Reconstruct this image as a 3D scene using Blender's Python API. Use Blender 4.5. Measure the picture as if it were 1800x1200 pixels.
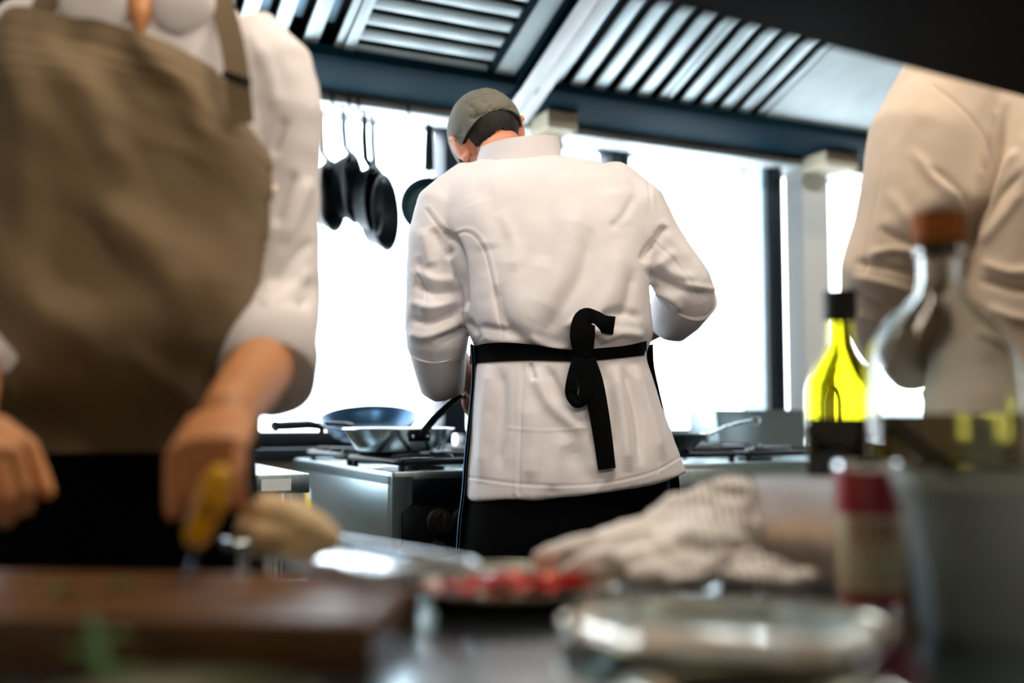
import bpy, bmesh, math, random
import numpy as np
from mathutils import Vector, Matrix, Euler, Quaternion
from mathutils.bvhtree import BVHTree
R = math.radians
PI = math.pi
random.seed(7)
for o in list(bpy.data.objects):
    bpy.data.objects.remove(o)
SC = bpy.context.scene
COL = SC.collection

# ------------------------------------------------------------------ camera, world, exposure
CAM_Z = 1.04
FPX = 1850.0
PITCH = math.atan(130.0 / FPX)
cam = bpy.data.cameras.new('camera')
cam_o = bpy.data.objects.new('camera', cam)
COL.objects.link(cam_o)
cam_o.location = (0, 0, CAM_Z)
cam_o.rotation_euler = (PI / 2 + PITCH, 0, 0)
cam.sensor_width = 36.0
cam.lens = 36.0 * FPX / 1800.0
cam.clip_start = 0.02
cam.dof.use_dof = True
cam.dof.focus_distance = 2.27
cam.dof.aperture_fstop = 1.15
SC.camera = cam_o

W = bpy.data.worlds.new('sky')
SC.world = W
W.use_nodes = True
bg = W.node_tree.nodes['Background']
bg.inputs[0].default_value = (0.80, 0.91, 1.0, 1)
bg.inputs[1].default_value = 9.5
SC.view_settings.view_transform = 'Standard'
SC.view_settings.look = 'None'
SC.view_settings.gamma = 1.0
SC.view_settings.use_curve_mapping = False
SC.view_settings.exposure = 0.0
SC.cycles.use_denoising = True
SC.cycles.max_bounces = 10
SC.cycles.transparent_max_bounces = 12
SC.cycles.caustics_reflective = False
SC.cycles.caustics_refractive = False
SC.cycles.sample_clamp_indirect = 6.0

# kitchen frame: a runs along the window wall, b runs towards it
YAW = R(26.5)
CU, SU = math.cos(YAW), math.sin(YAW)
def K(a, b, z):
    return Vector((a * CU - b * SU, a * SU + b * CU, z))
def at(px, py, Y):
    dx = (px - 900.0) / FPX
    dy = (600.0 - py) / FPX
    cp, sp = math.cos(PITCH), math.sin(PITCH)
    ry = cp - dy * sp
    rz = dy * cp + sp
    s = Y / ry
    return Vector((dx * s, Y, CAM_Z + rz * s))

# lamps of the room and one added over the counter (their fixtures are built with the ceiling below)
LAMPS = [  # a, b, z, size_a, size_b, watts
    (-0.45, -1.05, 2.80, 1.2, 0.35, 40),
    (1.05, -1.05, 2.80, 1.2, 0.35, 40),
    (2.55, -0.90, 2.80, 1.2, 0.35, 60),
    (0.75, 1.22, 2.80, 1.5, 0.30, 30),  # added light, put in to brighten the towel and plates
]
WARM = (1.0, 0.87, 0.73)

# ------------------------------------------------------------------ materials
def lin(c):
    if isinstance(c, str):
        c = tuple(int(c[i:i + 2], 16) / 255 for i in (0, 2, 4))
    return tuple((v / 12.92 if v <= 0.04045 else ((v + 0.055) / 1.055) ** 2.4) for v in c)
MATS = {}
def mat(name, col, rough=0.5, metal=0.0, var=0.12, scale=12.0, bump=0.0, bscale=60.0, stretch=None,
        trans=0.0, ior=1.45, sub=0.0, coat=0.0, spec=0.5, sheen=0.0, rvar=0.0, col2=None, emit=None, estr=0.0):
    if name in MATS:
        return MATS[name]
    m = bpy.data.materials.new(name)
    m.use_nodes = True
    nt = m.node_tree
    b = nt.nodes['Principled BSDF']
    c = lin(col)
    tc = nt.nodes.new('ShaderNodeTexCoord')
    mp = nt.nodes.new('ShaderNodeMapping')
    nt.links.new(tc.outputs['Object'], mp.inputs[0])
    if stretch:
        mp.inputs['Scale'].default_value = stretch
    no = nt.nodes.new('ShaderNodeTexNoise')
    no.inputs['Scale'].default_value = scale
    no.inputs['Detail'].default_value = 5
    nt.links.new(mp.outputs[0], no.inputs['Vector'])
    cr = nt.nodes.new('ShaderNodeValToRGB')
    cr.color_ramp.elements[0].position = 0.3
    cr.color_ramp.elements[1].position = 0.7
    d = lin(col2) if col2 else tuple(v * (1 - var) for v in c)
    e = c if col2 else tuple(min(1, v * (1 + var)) for v in c)
    cr.color_ramp.elements[0].color = (*d, 1)
    cr.color_ramp.elements[1].color = (*e, 1)
    nt.links.new(no.outputs['Fac'], cr.inputs[0])
    nt.links.new(cr.outputs[0], b.inputs['Base Color'])
    b.inputs['Roughness'].default_value = rough
    b.inputs['Metallic'].default_value = metal
    b.inputs['IOR'].default_value = ior
    b.inputs['Transmission Weight'].default_value = trans
    b.inputs['Subsurface Weight'].default_value = sub
    b.inputs['Subsurface Radius'].default_value = (0.012, 0.004, 0.002)
    b.inputs['Subsurface Scale'].default_value = 1.0
    b.inputs['Coat Weight'].default_value = coat
    b.inputs['Specular IOR Level'].default_value = spec
    b.inputs['Sheen Weight'].default_value = sheen
    if rvar:
        mr = nt.nodes.new('ShaderNodeMapRange')
        mr.inputs['To Min'].default_value = max(0.02, rough - rvar)
        mr.inputs['To Max'].default_value = rough + rvar
        nt.links.new(no.outputs['Fac'], mr.inputs['Value'])
        nt.links.new(mr.outputs[0], b.inputs['Roughness'])
    if bump:
        n2 = nt.nodes.new('ShaderNodeTexNoise')
        n2.inputs['Scale'].default_value = bscale
        n2.inputs['Detail'].default_value = 4
        nt.links.new(mp.outputs[0], n2.inputs['Vector'])
        bp = nt.nodes.new('ShaderNodeBump')
        bp.inputs['Strength'].default_value = bump
        bp.inputs['Distance'].default_value = 0.004
        nt.links.new(n2.outputs['Fac'], bp.inputs['Height'])
        nt.links.new(bp.outputs[0], b.inputs['Normal'])
    if emit:
        b.inputs['Emission Color'].default_value = (*lin(emit), 1)
        b.inputs['Emission Strength'].default_value = estr
    MATS[name] = m
    return m

def weave(name, col, scale=900.0, rough=0.85, var=0.05, strength=0.1, sheen=0.1):
    """woven cloth: fine crossing wave relief over the colour"""
    if name in MATS:
        return MATS[name]
    m = mat(name, col, rough=rough, var=var, scale=6.0, sheen=sheen, spec=0.25 if sheen else 0.08)
    nt = m.node_tree
    b = nt.nodes['Principled BSDF']
    tc = nt.nodes['Texture Coordinate']
    w1 = nt.nodes.new('ShaderNodeTexWave'); w1.inputs['Scale'].default_value = scale / 6; w1.bands_direction = 'DIAGONAL'
    w1.inputs['Distortion'].default_value = 1.0
    nt.links.new(tc.outputs['Object'], w1.inputs['Vector'])
    bp = nt.nodes.new('ShaderNodeBump'); bp.inputs['Strength'].default_value = strength; bp.inputs['Distance'].default_value = 0.0006
    nt.links.new(w1.outputs['Fac'], bp.inputs['Height'])
    nt.links.new(bp.outputs[0], b.inputs['Normal'])
    return m

M_STEEL = mat('brushed_steel', '9fb0b4', rough=0.3, metal=1.0, var=0.12, scale=9, stretch=(40, 40, 1.2), rvar=0.06, bump=0.05, bscale=30)
M_STEEL_H = mat('hood_steel', 'd3dfe0', rough=0.42, metal=0.45, var=0.1, scale=6, rvar=0.05)
M_STEEL_DK = mat('shaded_steel', '06222c', rough=0.7, metal=0.0, spec=.05, var=0.15, scale=5, rvar=0.05)  # teal shadow tone under the hoods put into the colour
M_STEEL_POL = mat('polished_steel', 'd6d9da', rough=0.12, metal=1.0, var=0.05, scale=20, rvar=0.04)
M_COUNTER = mat('worktop_steel', 'a3b3bc', rough=0.17, metal=1.0, var=0.14, scale=5, rvar=0.08, bump=0.04, bscale=18)
M_BLACKMETAL = mat('black_pan_iron', '0d1a22', rough=0.42, metal=0.3, var=0.2, scale=30, bump=0.05)
M_IRON = mat('cast_iron', '14181b', rough=0.5, metal=0.4, var=0.2, scale=40, bump=0.15)
M_DARKFRONT = mat('stove_black_enamel', '07090d', rough=0.28, var=0.2, scale=10)
M_RUBBERBLK = mat('black_plastic', '0b0c0e', rough=0.45, var=0.15, scale=30)
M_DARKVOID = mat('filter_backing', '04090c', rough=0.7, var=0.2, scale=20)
M_WHITE_PAINT = mat('white_paint', 'f3f4f0', rough=0.55, var=0.03, scale=4, bump=0.04, bscale=50)
M_BEIGE = mat('beige_block', 'cfc3a8', rough=0.7, var=0.1, scale=10, bump=0.08)
M_WALL = mat('wall_plaster', 'b9b3a6', rough=0.8, var=0.06, scale=4, bump=0.1, bscale=40)
M_FRAME = mat('window_frame_dark', '0c1c28', rough=0.4, metal=0.2, var=0.15, scale=8)
M_FRAME_L = mat('window_frame_pale', 'b4cbd8', rough=0.45, var=0.05, scale=8)
M_CEIL = mat('ceiling_paint', '6d6358', rough=0.9, var=0.05, scale=3)
M_SHELF = mat('overhead_shelf_black', '030405', rough=0.8, var=0.2, scale=14, spec=.05)
M_JACKET = weave('white_twill', 'd8d5d8')
M_JACKET_L = weave('white_cotton_left', 'd6d1d2')
M_JACKET_R = weave('cream_cotton', 'd2c1af')
M_APRON_L = weave('taupe_canvas', '6f5e46', scale=600, var=0.10)
M_STRAP = weave('strap_canvas', '6a5a44', scale=600, var=0.1)
M_BLACKCLOTH = weave('black_cloth', '040507', scale=700, var=0.2, strength=0.15, sheen=0.0)
M_RIMLIT = weave('blue_rim_lit', '1d6f9e', scale=700)  # window light along the apron edge put into the colour
M_SKIN = mat('skin_warm', 'c98a58', rough=0.5, var=0.08, scale=14, sub=0.12, bump=0.08, bscale=120)
M_SKIN_C = mat('skin_pink', 'd08f72', rough=0.55, var=0.12, scale=18, sub=0.15, bump=0.06, bscale=150)
M_HAIR = mat('dark_hair', '17120f', rough=0.7, var=0.4, scale=60, stretch=(1, 1, 0.15), bump=0.5, bscale=300)
M_CAP = weave('grey_wool', '6c6b61', scale=500, var=0.18, strength=0.4)
M_WOOD = mat('board_wood', '7d5222', rough=0.4, var=0.3, scale=7, stretch=(1.2, 14, 14), col2='35200e', bump=0.06)
M_TROUSER = weave('dark_trousers', '14171c', scale=700)
M_SHOE = mat('black_shoe', '0a0a0b', rough=0.4, var=0.2)

def glassmat(name, col, rough=0.0, ior=1.45, density=None):
    m = bpy.data.materials.new(name); m.use_nodes = True
    nt = m.node_tree
    b = nt.nodes['Principled BSDF']
    tc = nt.nodes.new('ShaderNodeTexCoord')
    no = nt.nodes.new('ShaderNodeTexNoise'); no.inputs['Scale'].default_value = 3
    nt.links.new(tc.outputs['Object'], no.inputs['Vector'])
    cr = nt.nodes.new('ShaderNodeValToRGB')
    c = lin(col)
    cr.color_ramp.elements[0].color = (*[v * 0.95 for v in c], 1)
    cr.color_ramp.elements[1].color = (*c, 1)
    nt.links.new(no.outputs['Fac'], cr.inputs[0])
    nt.links.new(cr.outputs[0], b.inputs['Base Color'])
    b.inputs['Transmission Weight'].default_value = 1.0
    b.inputs['Roughness'].default_value = rough
    b.inputs['IOR'].default_value = ior
    MATS[name] = m
    return m
M_GLASS = glassmat('clear_glass', 'f4f8f6')
M_GLASS_OIL = glassmat('yellow_green_glass', 'dcd84e')
M_LIQ_DARK = mat('dark_vinegar', '050705', rough=0.08, var=0.1)
M_LIQ_OLIVE = mat('olive_liquid', '94802e', rough=0.05, ior=1.36, trans=.6, var=.15, scale=14)

# thin architectural pane: mostly clear with a faint mirror
m = bpy.data.materials.new('window_glass'); m.use_nodes = True
nt = m.node_tree; nt.nodes.clear()
out = nt.nodes.new('ShaderNodeOutputMaterial'); mx = nt.nodes.new('ShaderNodeMixShader')
tr = nt.nodes.new('ShaderNodeBsdfTransparent'); gl = nt.nodes.new('ShaderNodeBsdfGlossy')
no = nt.nodes.new('ShaderNodeTexNoise'); mr = nt.nodes.new('ShaderNodeMapRange')
gl.inputs['Roughness'].default_value = 0.02
mr.inputs['To Min'].default_value = .04; mr.inputs['To Max'].default_value = .06
nt.links.new(no.outputs['Fac'], mr.inputs['Value']); nt.links.new(mr.outputs[0], mx.inputs[0])
nt.links.new(tr.outputs[0], mx.inputs[1]); nt.links.new(gl.outputs[0], mx.inputs[2])
nt.links.new(mx.outputs[0], out.inputs[0])
M_PANE = m

# ------------------------------------------------------------------ mesh helpers
class MB:
    def __init__(self):
        self.v = []; self.f = []
    def add(self, vs, fs):
        n = len(self.v)
        self.v += [tuple(p) for p in vs]
        self.f += [tuple(i + n for i in f) for f in fs]
        return self
    def box(self, p0, p1, bev=0.0, M=None):
        bm = bmesh.new()
        bmesh.ops.create_cube(bm, size=1.0)
        c = [(p0[i] + p1[i]) / 2 for i in range(3)]; s = [abs(p1[i] - p0[i]) for i in range(3)]
        for v in bm.verts:
            v.co = Vector((v.co.x * s[0] + c[0], v.co.y * s[1] + c[1], v.co.z * s[2] + c[2]))
        if bev:
            bmesh.ops.bevel(bm, geom=list(bm.edges), offset=min(bev, min(s) * 0.45), segments=2, affect='EDGES', profile=0.5)
        bm.verts.index_update()
        vs = [(M @ v.co if M else v.co.copy()) for v in bm.verts]
        fs = [[v.index for v in f.verts] for f in bm.faces]
        bm.free()
        return self.add(vs, fs)
    def tube(self, path, rad, seg=12, cap=True, round_cap=False, flat=None, up=None):
        P = [Vector(p) for p in path]
        if not hasattr(rad, '__len__'):
            rad = [rad] * len(P)
        rad = list(rad)
        if round_cap:
            d0 = (P[0] - P[1]).normalized(); d1 = (P[-1] - P[-2]).normalized()
            r0, r1 = rad[0], rad[-1]
            pre = [(P[0] + d0 * r0 * math.sin(t), r0 * math.cos(t)) for t in (R(82), R(60), R(30))]
            post = [(P[-1] + d1 * r1 * math.sin(t), r1 * math.cos(t)) for t in (R(30), R(60), R(82))]
            P = [q[0] for q in pre] + P + [q[0] for q in post]
            rad = [q[1] for q in pre] + rad + [q[1] for q in post]
        n = len(P)
        T = []
        for i in range(n):
            a = P[max(0, i - 1)]; b = P[min(n - 1, i + 1)]
            t = (b - a)
            T.append(t.normalized() if t.length > 1e-9 else Vector((0, 0, 1)))
        ref = Vector(up) if up else (Vector((0, 0, 1)) if abs(T[0].z) < 0.9 else Vector((1, 0, 0)))
        x = (ref - T[0] * ref.dot(T[0])).normalized()
        vs = []
        for i in range(n):
            if i:
                q = T[i - 1].rotation_difference(T[i])
                x = q @ x
                x = (x - T[i] * x.dot(T[i])).normalized()
            y = T[i].cross(x)
            fl = flat if flat else 1.0
            for k in range(seg):
                th = 2 * PI * k / seg
                vs.append(P[i] + x * (math.cos(th) * rad[i]) + y * (math.sin(th) * rad[i] * fl))
        fs = []
        for i in range(n - 1):
            for k in range(seg):
                k2 = (k + 1) % seg
                fs.append((i * seg + k, i * seg + k2, (i + 1) * seg + k2, (i + 1) * seg + k))
        if cap:
            fs.append(tuple(reversed(range(seg))))
            fs.append(tuple((n - 1) * seg + k for k in range(seg)))
        return self.add(vs, fs)
    def lathe(self, prof, seg=40, M=None, closed=False):
        """prof: (r, z) list; r==0 ends collapse to a pole"""
        vs = []; idx = []
        for (r, z) in prof:
            if r <= 1e-7:
                idx.append([len(vs)]); vs.append(Vector((0, 0, z)))
            else:
                idx.append(list(range(len(vs), len(vs) + seg)))
                for k in range(seg):
                    th = 2 * PI * k / seg
                    vs.append(Vector((r * math.cos(th), r * math.sin(th), z)))
        fs = []
        n = len(prof)
        for i in range(n - 1 if not closed else n):
            A = idx[i]; B = idx[(i + 1) % n]
            for k in range(seg):
                k2 = (k + 1) % seg
                if len(A) == 1 and len(B) == 1:
                    break
                if len(A) == 1:
                    fs.append((A[0], B[k2], B[k]))
                elif len(B) == 1:
                    fs.append((A[k], A[k2], B[0]))
                else:
                    fs.append((A[k], A[k2], B[k2], B[k]))
        if M:
            vs = [M @ v for v in vs]
        return self.add(vs, fs)
    def grid(self, P):
        """P: rows of points -> quads"""
        h = len(P); w = len(P[0])
        vs = [p for r in P for p in r]
        fs = [(i * w + j, i * w + j + 1, (i + 1) * w + j + 1, (i + 1) * w + j) for i in range(h - 1) for j in range(w - 1)]
        return self.add(vs, fs)
    def prism(self, poly, axis_vec, M=None):
        n = len(poly); av = Vector(axis_vec)
        vs = [Vector(p) for p in poly] + [Vector(p) + av for p in poly]
        if M: vs = [M @ v for v in vs]
        fs = [tuple(range(n)), tuple(reversed(range(n, 2 * n)))] + [(i, (i + 1) % n + 0, (i + 1) % n + n, i + n) for i in range(n)]
        return self.add(vs, fs)
    def ell(self, c, r, M=None, nu=24, nv=14):
        prof = [(math.sin(PI * i / nv), -math.cos(PI * i / nv)) for i in range(nv + 1)]
        prof[0] = (0, -1); prof[-1] = (0, 1)
        X = Matrix.Translation(Vector(c)) @ (M if M else Matrix()) @ Matrix.Diagonal((r[0], r[1], r[2], 1))
        return self.lathe(prof, nu, X)
    def mesh(self, name):
        me = bpy.data.meshes.new(name)
        me.from_pydata(self.v, [], self.f)
        me.update()
        bm = bmesh.new(); bm.from_mesh(me)
        bmesh.ops.recalc_face_normals(bm, faces=bm.faces)
        bm.to_mesh(me); bm.free()
        return me

def link(name, me, material, parent=None, smooth=True, angle=40):
    o = bpy.data.objects.new(name, me)
    COL.objects.link(o)
    if material:
        me.materials.clear(); me.materials.append(material)
    if smooth:
        me.polygons.foreach_set('use_smooth', [True] * len(me.polygons))
        if angle:
            try:
                me.set_sharp_from_angle(angle=R(angle))
            except Exception:
                pass
    if parent:
        o.parent = parent
    return o
def part(name, mb, material, parent=None, smooth=True, angle=40):
    return link(name, mb.mesh(name), material, parent, smooth, angle)
def tag(o, label=None, cat=None, group=None, kind=None):
    if label: o['label'] = label
    if cat: o['category'] = cat
    if group: o['group'] = group
    if kind: o['kind'] = kind
    return o
def thing(name, label, cat, loc=(0, 0, 0), rz=0.0, group=None):
    o = bpy.data.objects.new(name, None)
    COL.objects.link(o)
    o.empty_display_size = 0.05
    o.location = loc
    o.rotation_euler = (0, 0, rz)
    return tag(o, label, cat, group)
def struct(name, mb, material, kit=True, parent=None, label=None, smooth=False):
    o = part(name, mb, material, parent, smooth=smooth)
    if kit and not parent:
        o.rotation_euler = (0, 0, YAW)
    if not parent:
        o['kind'] = 'structure'
    if label:
        o['label'] = label
    return o
def offset_mb(mb, d):
    d = Vector(d)
    mb.v = [tuple(Vector(p) - d) for p in mb.v]
    return mb

# value noise in numpy
def _hash(ix, iy, iz, seed):
    n = (ix * 374761393 + iy * 668265263 + iz * 2147483647 + seed * 1274126177) & 0xffffffff
    n = ((n ^ (n >> 13)) * 1274126177) & 0xffffffff
    return ((n ^ (n >> 16)) & 0xffff) / 65535.0
def vnoise(p, seed=0):
    p = np.asarray(p, float)
    i = np.floor(p).astype(np.int64); f = p - i
    f = f * f * (3 - 2 * f)
    r = 0
    for dx in (0, 1):
        for dy in (0, 1):
            for dz in (0, 1):
                w = (f[:, 0] if dx else 1 - f[:, 0]) * (f[:, 1] if dy else 1 - f[:, 1]) * (f[:, 2] if dz else 1 - f[:, 2])
                r = r + w * _hash(i[:, 0] + dx, i[:, 1] + dy, i[:, 2] + dz, seed)
    return r * 2 - 1
def get_v(me):
    a = np.empty(len(me.vertices) * 3); me.vertices.foreach_get('co', a); return a.reshape(-1, 3)
def get_n(me):
    a = np.empty(len(me.vertices) * 3); me.vertices.foreach_get('normal', a); return a.reshape(-1, 3)
def set_v(me, a):
    me.vertices.foreach_set('co', a.ravel()); me.update()

def remesh(mb, voxel, smooth=6, subdiv=0, factor=0.5):
    me = bpy.data.meshes.new('tmp')
    me.from_pydata(mb.v, [], mb.f); me.update()
    bm = bmesh.new(); bm.from_mesh(me)
    bmesh.ops.recalc_face_normals(bm, faces=bm.faces)
    bm.to_mesh(me); bm.free()
    o = bpy.data.objects.new('tmp', me); COL.objects.link(o)
    md = o.modifiers.new('r', 'REMESH'); md.mode = 'VOXEL'; md.voxel_size = voxel; md.adaptivity = 0
    if smooth:
        s = o.modifiers.new('s', 'SMOOTH'); s.iterations = smooth; s.factor = factor
    if subdiv:
        s = o.modifiers.new('d', 'SUBSURF'); s.levels = subdiv
    dg = bpy.context.evaluated_depsgraph_get(); dg.update()
    ev = o.evaluated_get(dg)
    out = bpy.data.meshes.new_from_object(ev)
    bpy.data.objects.remove(o); bpy.data.meshes.remove(me)
    return out

def seg_dist(P, line):
    """distance in 2-D and parameter 0..1 along a polyline for each point"""
    best = np.full(len(P), 1e9); par = np.zeros(len(P))
    L = [np.array(q, float) for q in line]
    n = len(L) - 1
    for i in range(n):
        a, b = L[i], L[i + 1]
        d = b - a
        t = np.clip(((P - a) @ d) / max(d @ d, 1e-9), 0, 1)
        dist = np.linalg.norm(P - (a + t[:, None] * d), axis=1)
        m = dist < best
        best[m] = dist[m]; par[m] = (i + t[m]) / n
    return best, par
def to_px(Vw):
    """where world points lie against the photograph (used only to lay out tailoring lines)"""
    cp, sp = math.cos(PITCH), math.sin(PITCH)
    x = Vw[:, 0]; y = Vw[:, 1]; z = Vw[:, 2] - CAM_Z
    d = y * cp + z * sp
    u = -y * sp + z * cp
    return np.stack([900 + FPX * x / d, 600 - FPX * u / d], 1)
def smoothline(pts, n=6):
    P = [np.array(p, float) for p in pts]
    if len(P) < 3: return pts
    Q = [2 * P[0] - P[1]] + P + [2 * P[-1] - P[-2]]
    out = []
    for i in range(1, len(Q) - 2):
        for k in range(n):
            t = k / n
            out.append(0.5 * ((2 * Q[i]) + (-Q[i - 1] + Q[i + 1]) * t + (2 * Q[i - 1] - 5 * Q[i] + 4 * Q[i + 1] - Q[i + 2]) * t * t + (-Q[i - 1] + 3 * Q[i] - 3 * Q[i + 1] + Q[i + 2]) * t ** 3))
    out.append(P[-1])
    return out
def sculpt(me, origin, strokes, facing=-1):
    """folds and seams: strokes = (points, width_px, amp_mm); raises/lowers the cloth along its normal on the seen side"""
    V = get_v(me); N = get_n(me)
    o = np.array(origin)
    px = to_px(V + o)
    face = np.clip((-N[:, 1] * (1 if facing < 0 else -1)) * 2.2 + 0.25, 0, 1)
    disp = np.zeros(len(V))
    for (pts, w, amp) in strokes:
        line = smoothline(pts)
        lo = np.min(np.array(line), 0) - 3 * w; hi = np.max(np.array(line), 0) + 3 * w
        sel = np.where((px[:, 0] > lo[0]) & (px[:, 0] < hi[0]) & (px[:, 1] > lo[1]) & (px[:, 1] < hi[1]) & (face > 0.01))[0]
        if len(sel) == 0: continue
        d, t = seg_dist(px[sel], line)
        taper = np.clip(np.minimum(t, 1 - t) * 6, 0, 1) if w > 4 else 1.0
        disp[sel] += amp * 0.001 * np.exp(-(d / w) ** 2) * taper * face[sel]
    V = V + N * disp[:, None]
    set_v(me, V)

# ------------------------------------------------------------------ lofts
def interp_rings(rings, n):
    """rings: rows sorted; catmull over row index -> n rows"""
    A = np.array(rings, float)
    m = len(A)
    out = []
    for i in range(n):
        t = i / (n - 1) * (m - 1)
        k = min(int(t), m - 2); f = t - k
        p0 = A[max(k - 1, 0)]; p1 = A[k]; p2 = A[k + 1]; p3 = A[min(k + 2, m - 1)]
        out.append(0.5 * ((2 * p1) + (-p0 + p2) * f + (2 * p0 - 5 * p1 + 4 * p2 - p3) * f * f + (-p0 + 3 * p1 - 3 * p2 + p3) * f ** 3))
    return np.array(out)
def ring_pt(r, th, off=0.0, e=2.5):
    z, cx, cy, rx, ry = r[:5]
    c, s = math.cos(th), math.sin(th)
    x = (abs(c) ** (2 / e)) * (1 if c >= 0 else -1); y = (abs(s) ** (2 / e)) * (1 if s >= 0 else -1)
    return Vector((cx + x * (rx + off), cy + y * (ry + off), z))
def loft(mb, rings, n=40, seg=64, e=2.5, off=0.0, caps=True):
    Rg = interp_rings(rings, n)
    vs = [ring_pt(r, 2 * PI * k / seg, off, e) for r in Rg for k in range(seg)]
    fs = [(i * seg + k, i * seg + (k + 1) % seg, (i + 1) * seg + (k + 1) % seg, (i + 1) * seg + k) for i in range(n - 1) for k in range(seg)]
    if caps:
        fs.append(tuple(range(seg))); fs.append(tuple((n - 1) * seg + k for k in range(seg)))
    mb.add(vs, fs)
    return mb
def px_rings(rows, Y, org):
    """rows of (py, xl, xr, cy, ry) outlines at distance Y -> loft rings local to org"""
    out = []
    for (py, xl, xr, cy, ry) in rows:
        A = at(xl, py, Y); B = at(xr, py, Y)
        out.append((A.z - org[2], (A.x + B.x) / 2 - org[0], Y - org[1] + cy, (B.x - A.x) / 2, ry))
    return out
def px_path(rows, Y, org):
    o = Vector(org)
    return [at(p[0], p[1], Y + p[2]) - o for p in rows], [p[3] for p in rows]

def hand(mb, W0, D, N, curl=(35, 55, 40), spread=0.0, thumb=(25, 30), side=1, scale=1.0, curls=None):
    """five separate fingers grown from a palm; W0 wrist, D towards the knuckles, N out of the back of the hand, side=+1 thumb on D x N"""
    D = Vector(D).normalized(); N = Vector(N); N = (N - D * N.dot(D)).normalized()
    S = D.cross(N) * side
    W0 = Vector(W0); s = scale
    rows = [(0.0, .026, .019), (.03, .035, .0185), (.065, .042, .0175), (.092, .041, .0145)]
    vs = []; seg = 16
    for (d, w, t) in rows:
        for k in range(seg):
            th = 2 * PI * k / seg
            vs.append(W0 + D * d * s + S * (math.cos(th) * w * s) + N * (math.sin(th) * t * s))
    fs = [(i * seg + k, i * seg + (k + 1) % seg, (i + 1) * seg + (k + 1) % seg, (i + 1) * seg + k) for i in range(len(rows) - 1) for k in range(seg)]
    fs += [tuple(range(seg)), tuple((len(rows) - 1) * seg + k for k in range(seg))]
    mb.add(vs, fs)
    offs = (.031, .0105, -.0105, -.031)
    lens = ((.044, .026, .021), (.048, .03, .022), (.044, .028, .021), (.034, .021, .019))
    rr = (.0092, .0094, .009, .0078)
    for i in range(4):
        cu = curls[i] if curls else curl
        p = W0 + D * (.085 * s) + S * offs[i] * s
        path = [p]; ang = 0
        base = (D + S * (spread * (1.5 - i) * 0.12)).normalized()
        for j in range(3):
            ang += R(cu[j])
            d = base * math.cos(ang) - N * math.sin(ang)
            p = p + d * lens[i][j] * s
            path.append(p)
        mb.tube(path, [rr[i] * 1.12 * s, rr[i] * 1.04 * s, rr[i] * .95 * s, rr[i] * .82 * s], 12, round_cap=True)
    p = W0 + D * (.022 * s) + S * (.028 * s)
    d = (D * .72 + S * .62 - N * math.sin(R(thumb[0]))).normalized()
    path = [p, p + d * .042 * s]
    d2 = (d + (-S * math.sin(R(thumb[1])) - N * math.sin(R(thumb[1])) * .6 + D * .3)).normalized()
    path += [path[-1] + d2 * .032 * s, path[-1] + d2 * .032 * s + (d2 + D * .2).normalized() * .026 * s]
    mb.tube(path, [.015 * s, .0122 * s, .0108 * s, .009 * s], 12, round_cap=True)

def head(mb, M, s=1.0):
    """skull, jaw, nose, lips, brow, ears; local frame: +y the face, z up, origin between the ears"""
    def E(c, r, rot=None):
        X = Matrix.Translation(Vector(c) * s)
        if rot: X = X @ Euler([R(a) for a in rot]).to_matrix().to_4x4()
        prof = [(math.sin(PI * i / 14), -math.cos(PI * i / 14)) for i in range(15)]
        prof[0] = (0, -1); prof[-1] = (0, 1)
        mb.lathe(prof, 24, M @ X @ Matrix.Diagonal((r[0] * s, r[1] * s, r[2] * s, 1)))
    E((0, .0, .035), (.076, .096, .088))
    E((0, .03, -.025), (.064, .070, .075))
    E((0, .062, -.082), (.038, .030, .026))
    E((0, .05, -.06), (.05, .045, .04))
    E((0, .103, -.018), (.013, .016, .02))
    E((0, .096, .004), (.009, .012, .024), (15, 0, 0))
    E((-.030, .078, .026), (.024, .014, .010)); E((.030, .078, .026), (.024, .014, .010))
    E((0, .089, -.050), (.022, .009, .006)); E((0, .087, -.059), (.018, .009, .006))
    for sx in (-1, 1):
        E((sx * .033, .074, .006), (.014, .012, .010))
        E((sx * .078, -.010, -.002), (.009, .018, .030), (0, sx * 18, -sx * 26))
        ring = [Vector((sx * (.082 + .010 * math.sin(t * .5 + .6)), -.012 + .019 * math.cos(t), .002 + .031 * math.sin(t))) * s for t in [R(a) for a in range(-110, 160, 22)]]
        mb.tube([M @ p for p in ring], .0048 * s, 8, round_cap=True)
        E((sx * .077, -.004, -.027), (.007, .009, .010))

# ================================================================== THE SETTING
A0, A1, B0, WB = -2.2, 6.2, -2.5, 3.55
CEIL = 2.86
struct('floor', MB().box((A0, B0, -.06), (A1, WB + .25, 0)), mat('floor_tile', '4a4a48', rough=.45, var=.15, scale=3, bump=.06))
struct('ceiling', MB().box((A0, B0, CEIL), (A1, WB + .25, CEIL + .08)), M_CEIL)
struct('wall_left', MB().box((A0 - .12, B0, 0), (A0, WB + .25, CEIL)), M_WALL)
struct('wall_right', MB().box((A1, B0, 0), (A1 + .12, WB + .25, CEIL)), M_WALL)
struct('wall_front', MB().box((A0, B0 - .12, 0), (A1, B0, CEIL)), M_WALL)
WIN0, WIN1, SILL, HEAD = -0.9, 5.7, 0.93, 2.14
wb = MB().box((A0, WB, 0), (A1, WB + .2, SILL)).box((A0, WB, HEAD), (A1, WB + .2, CEIL))
wb.box((A0, WB, SILL), (WIN0, WB + .2, HEAD)).box((WIN1, WB, SILL), (A1, WB + .2, HEAD))
struct('wall_back', wb, M_WALL)

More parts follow.
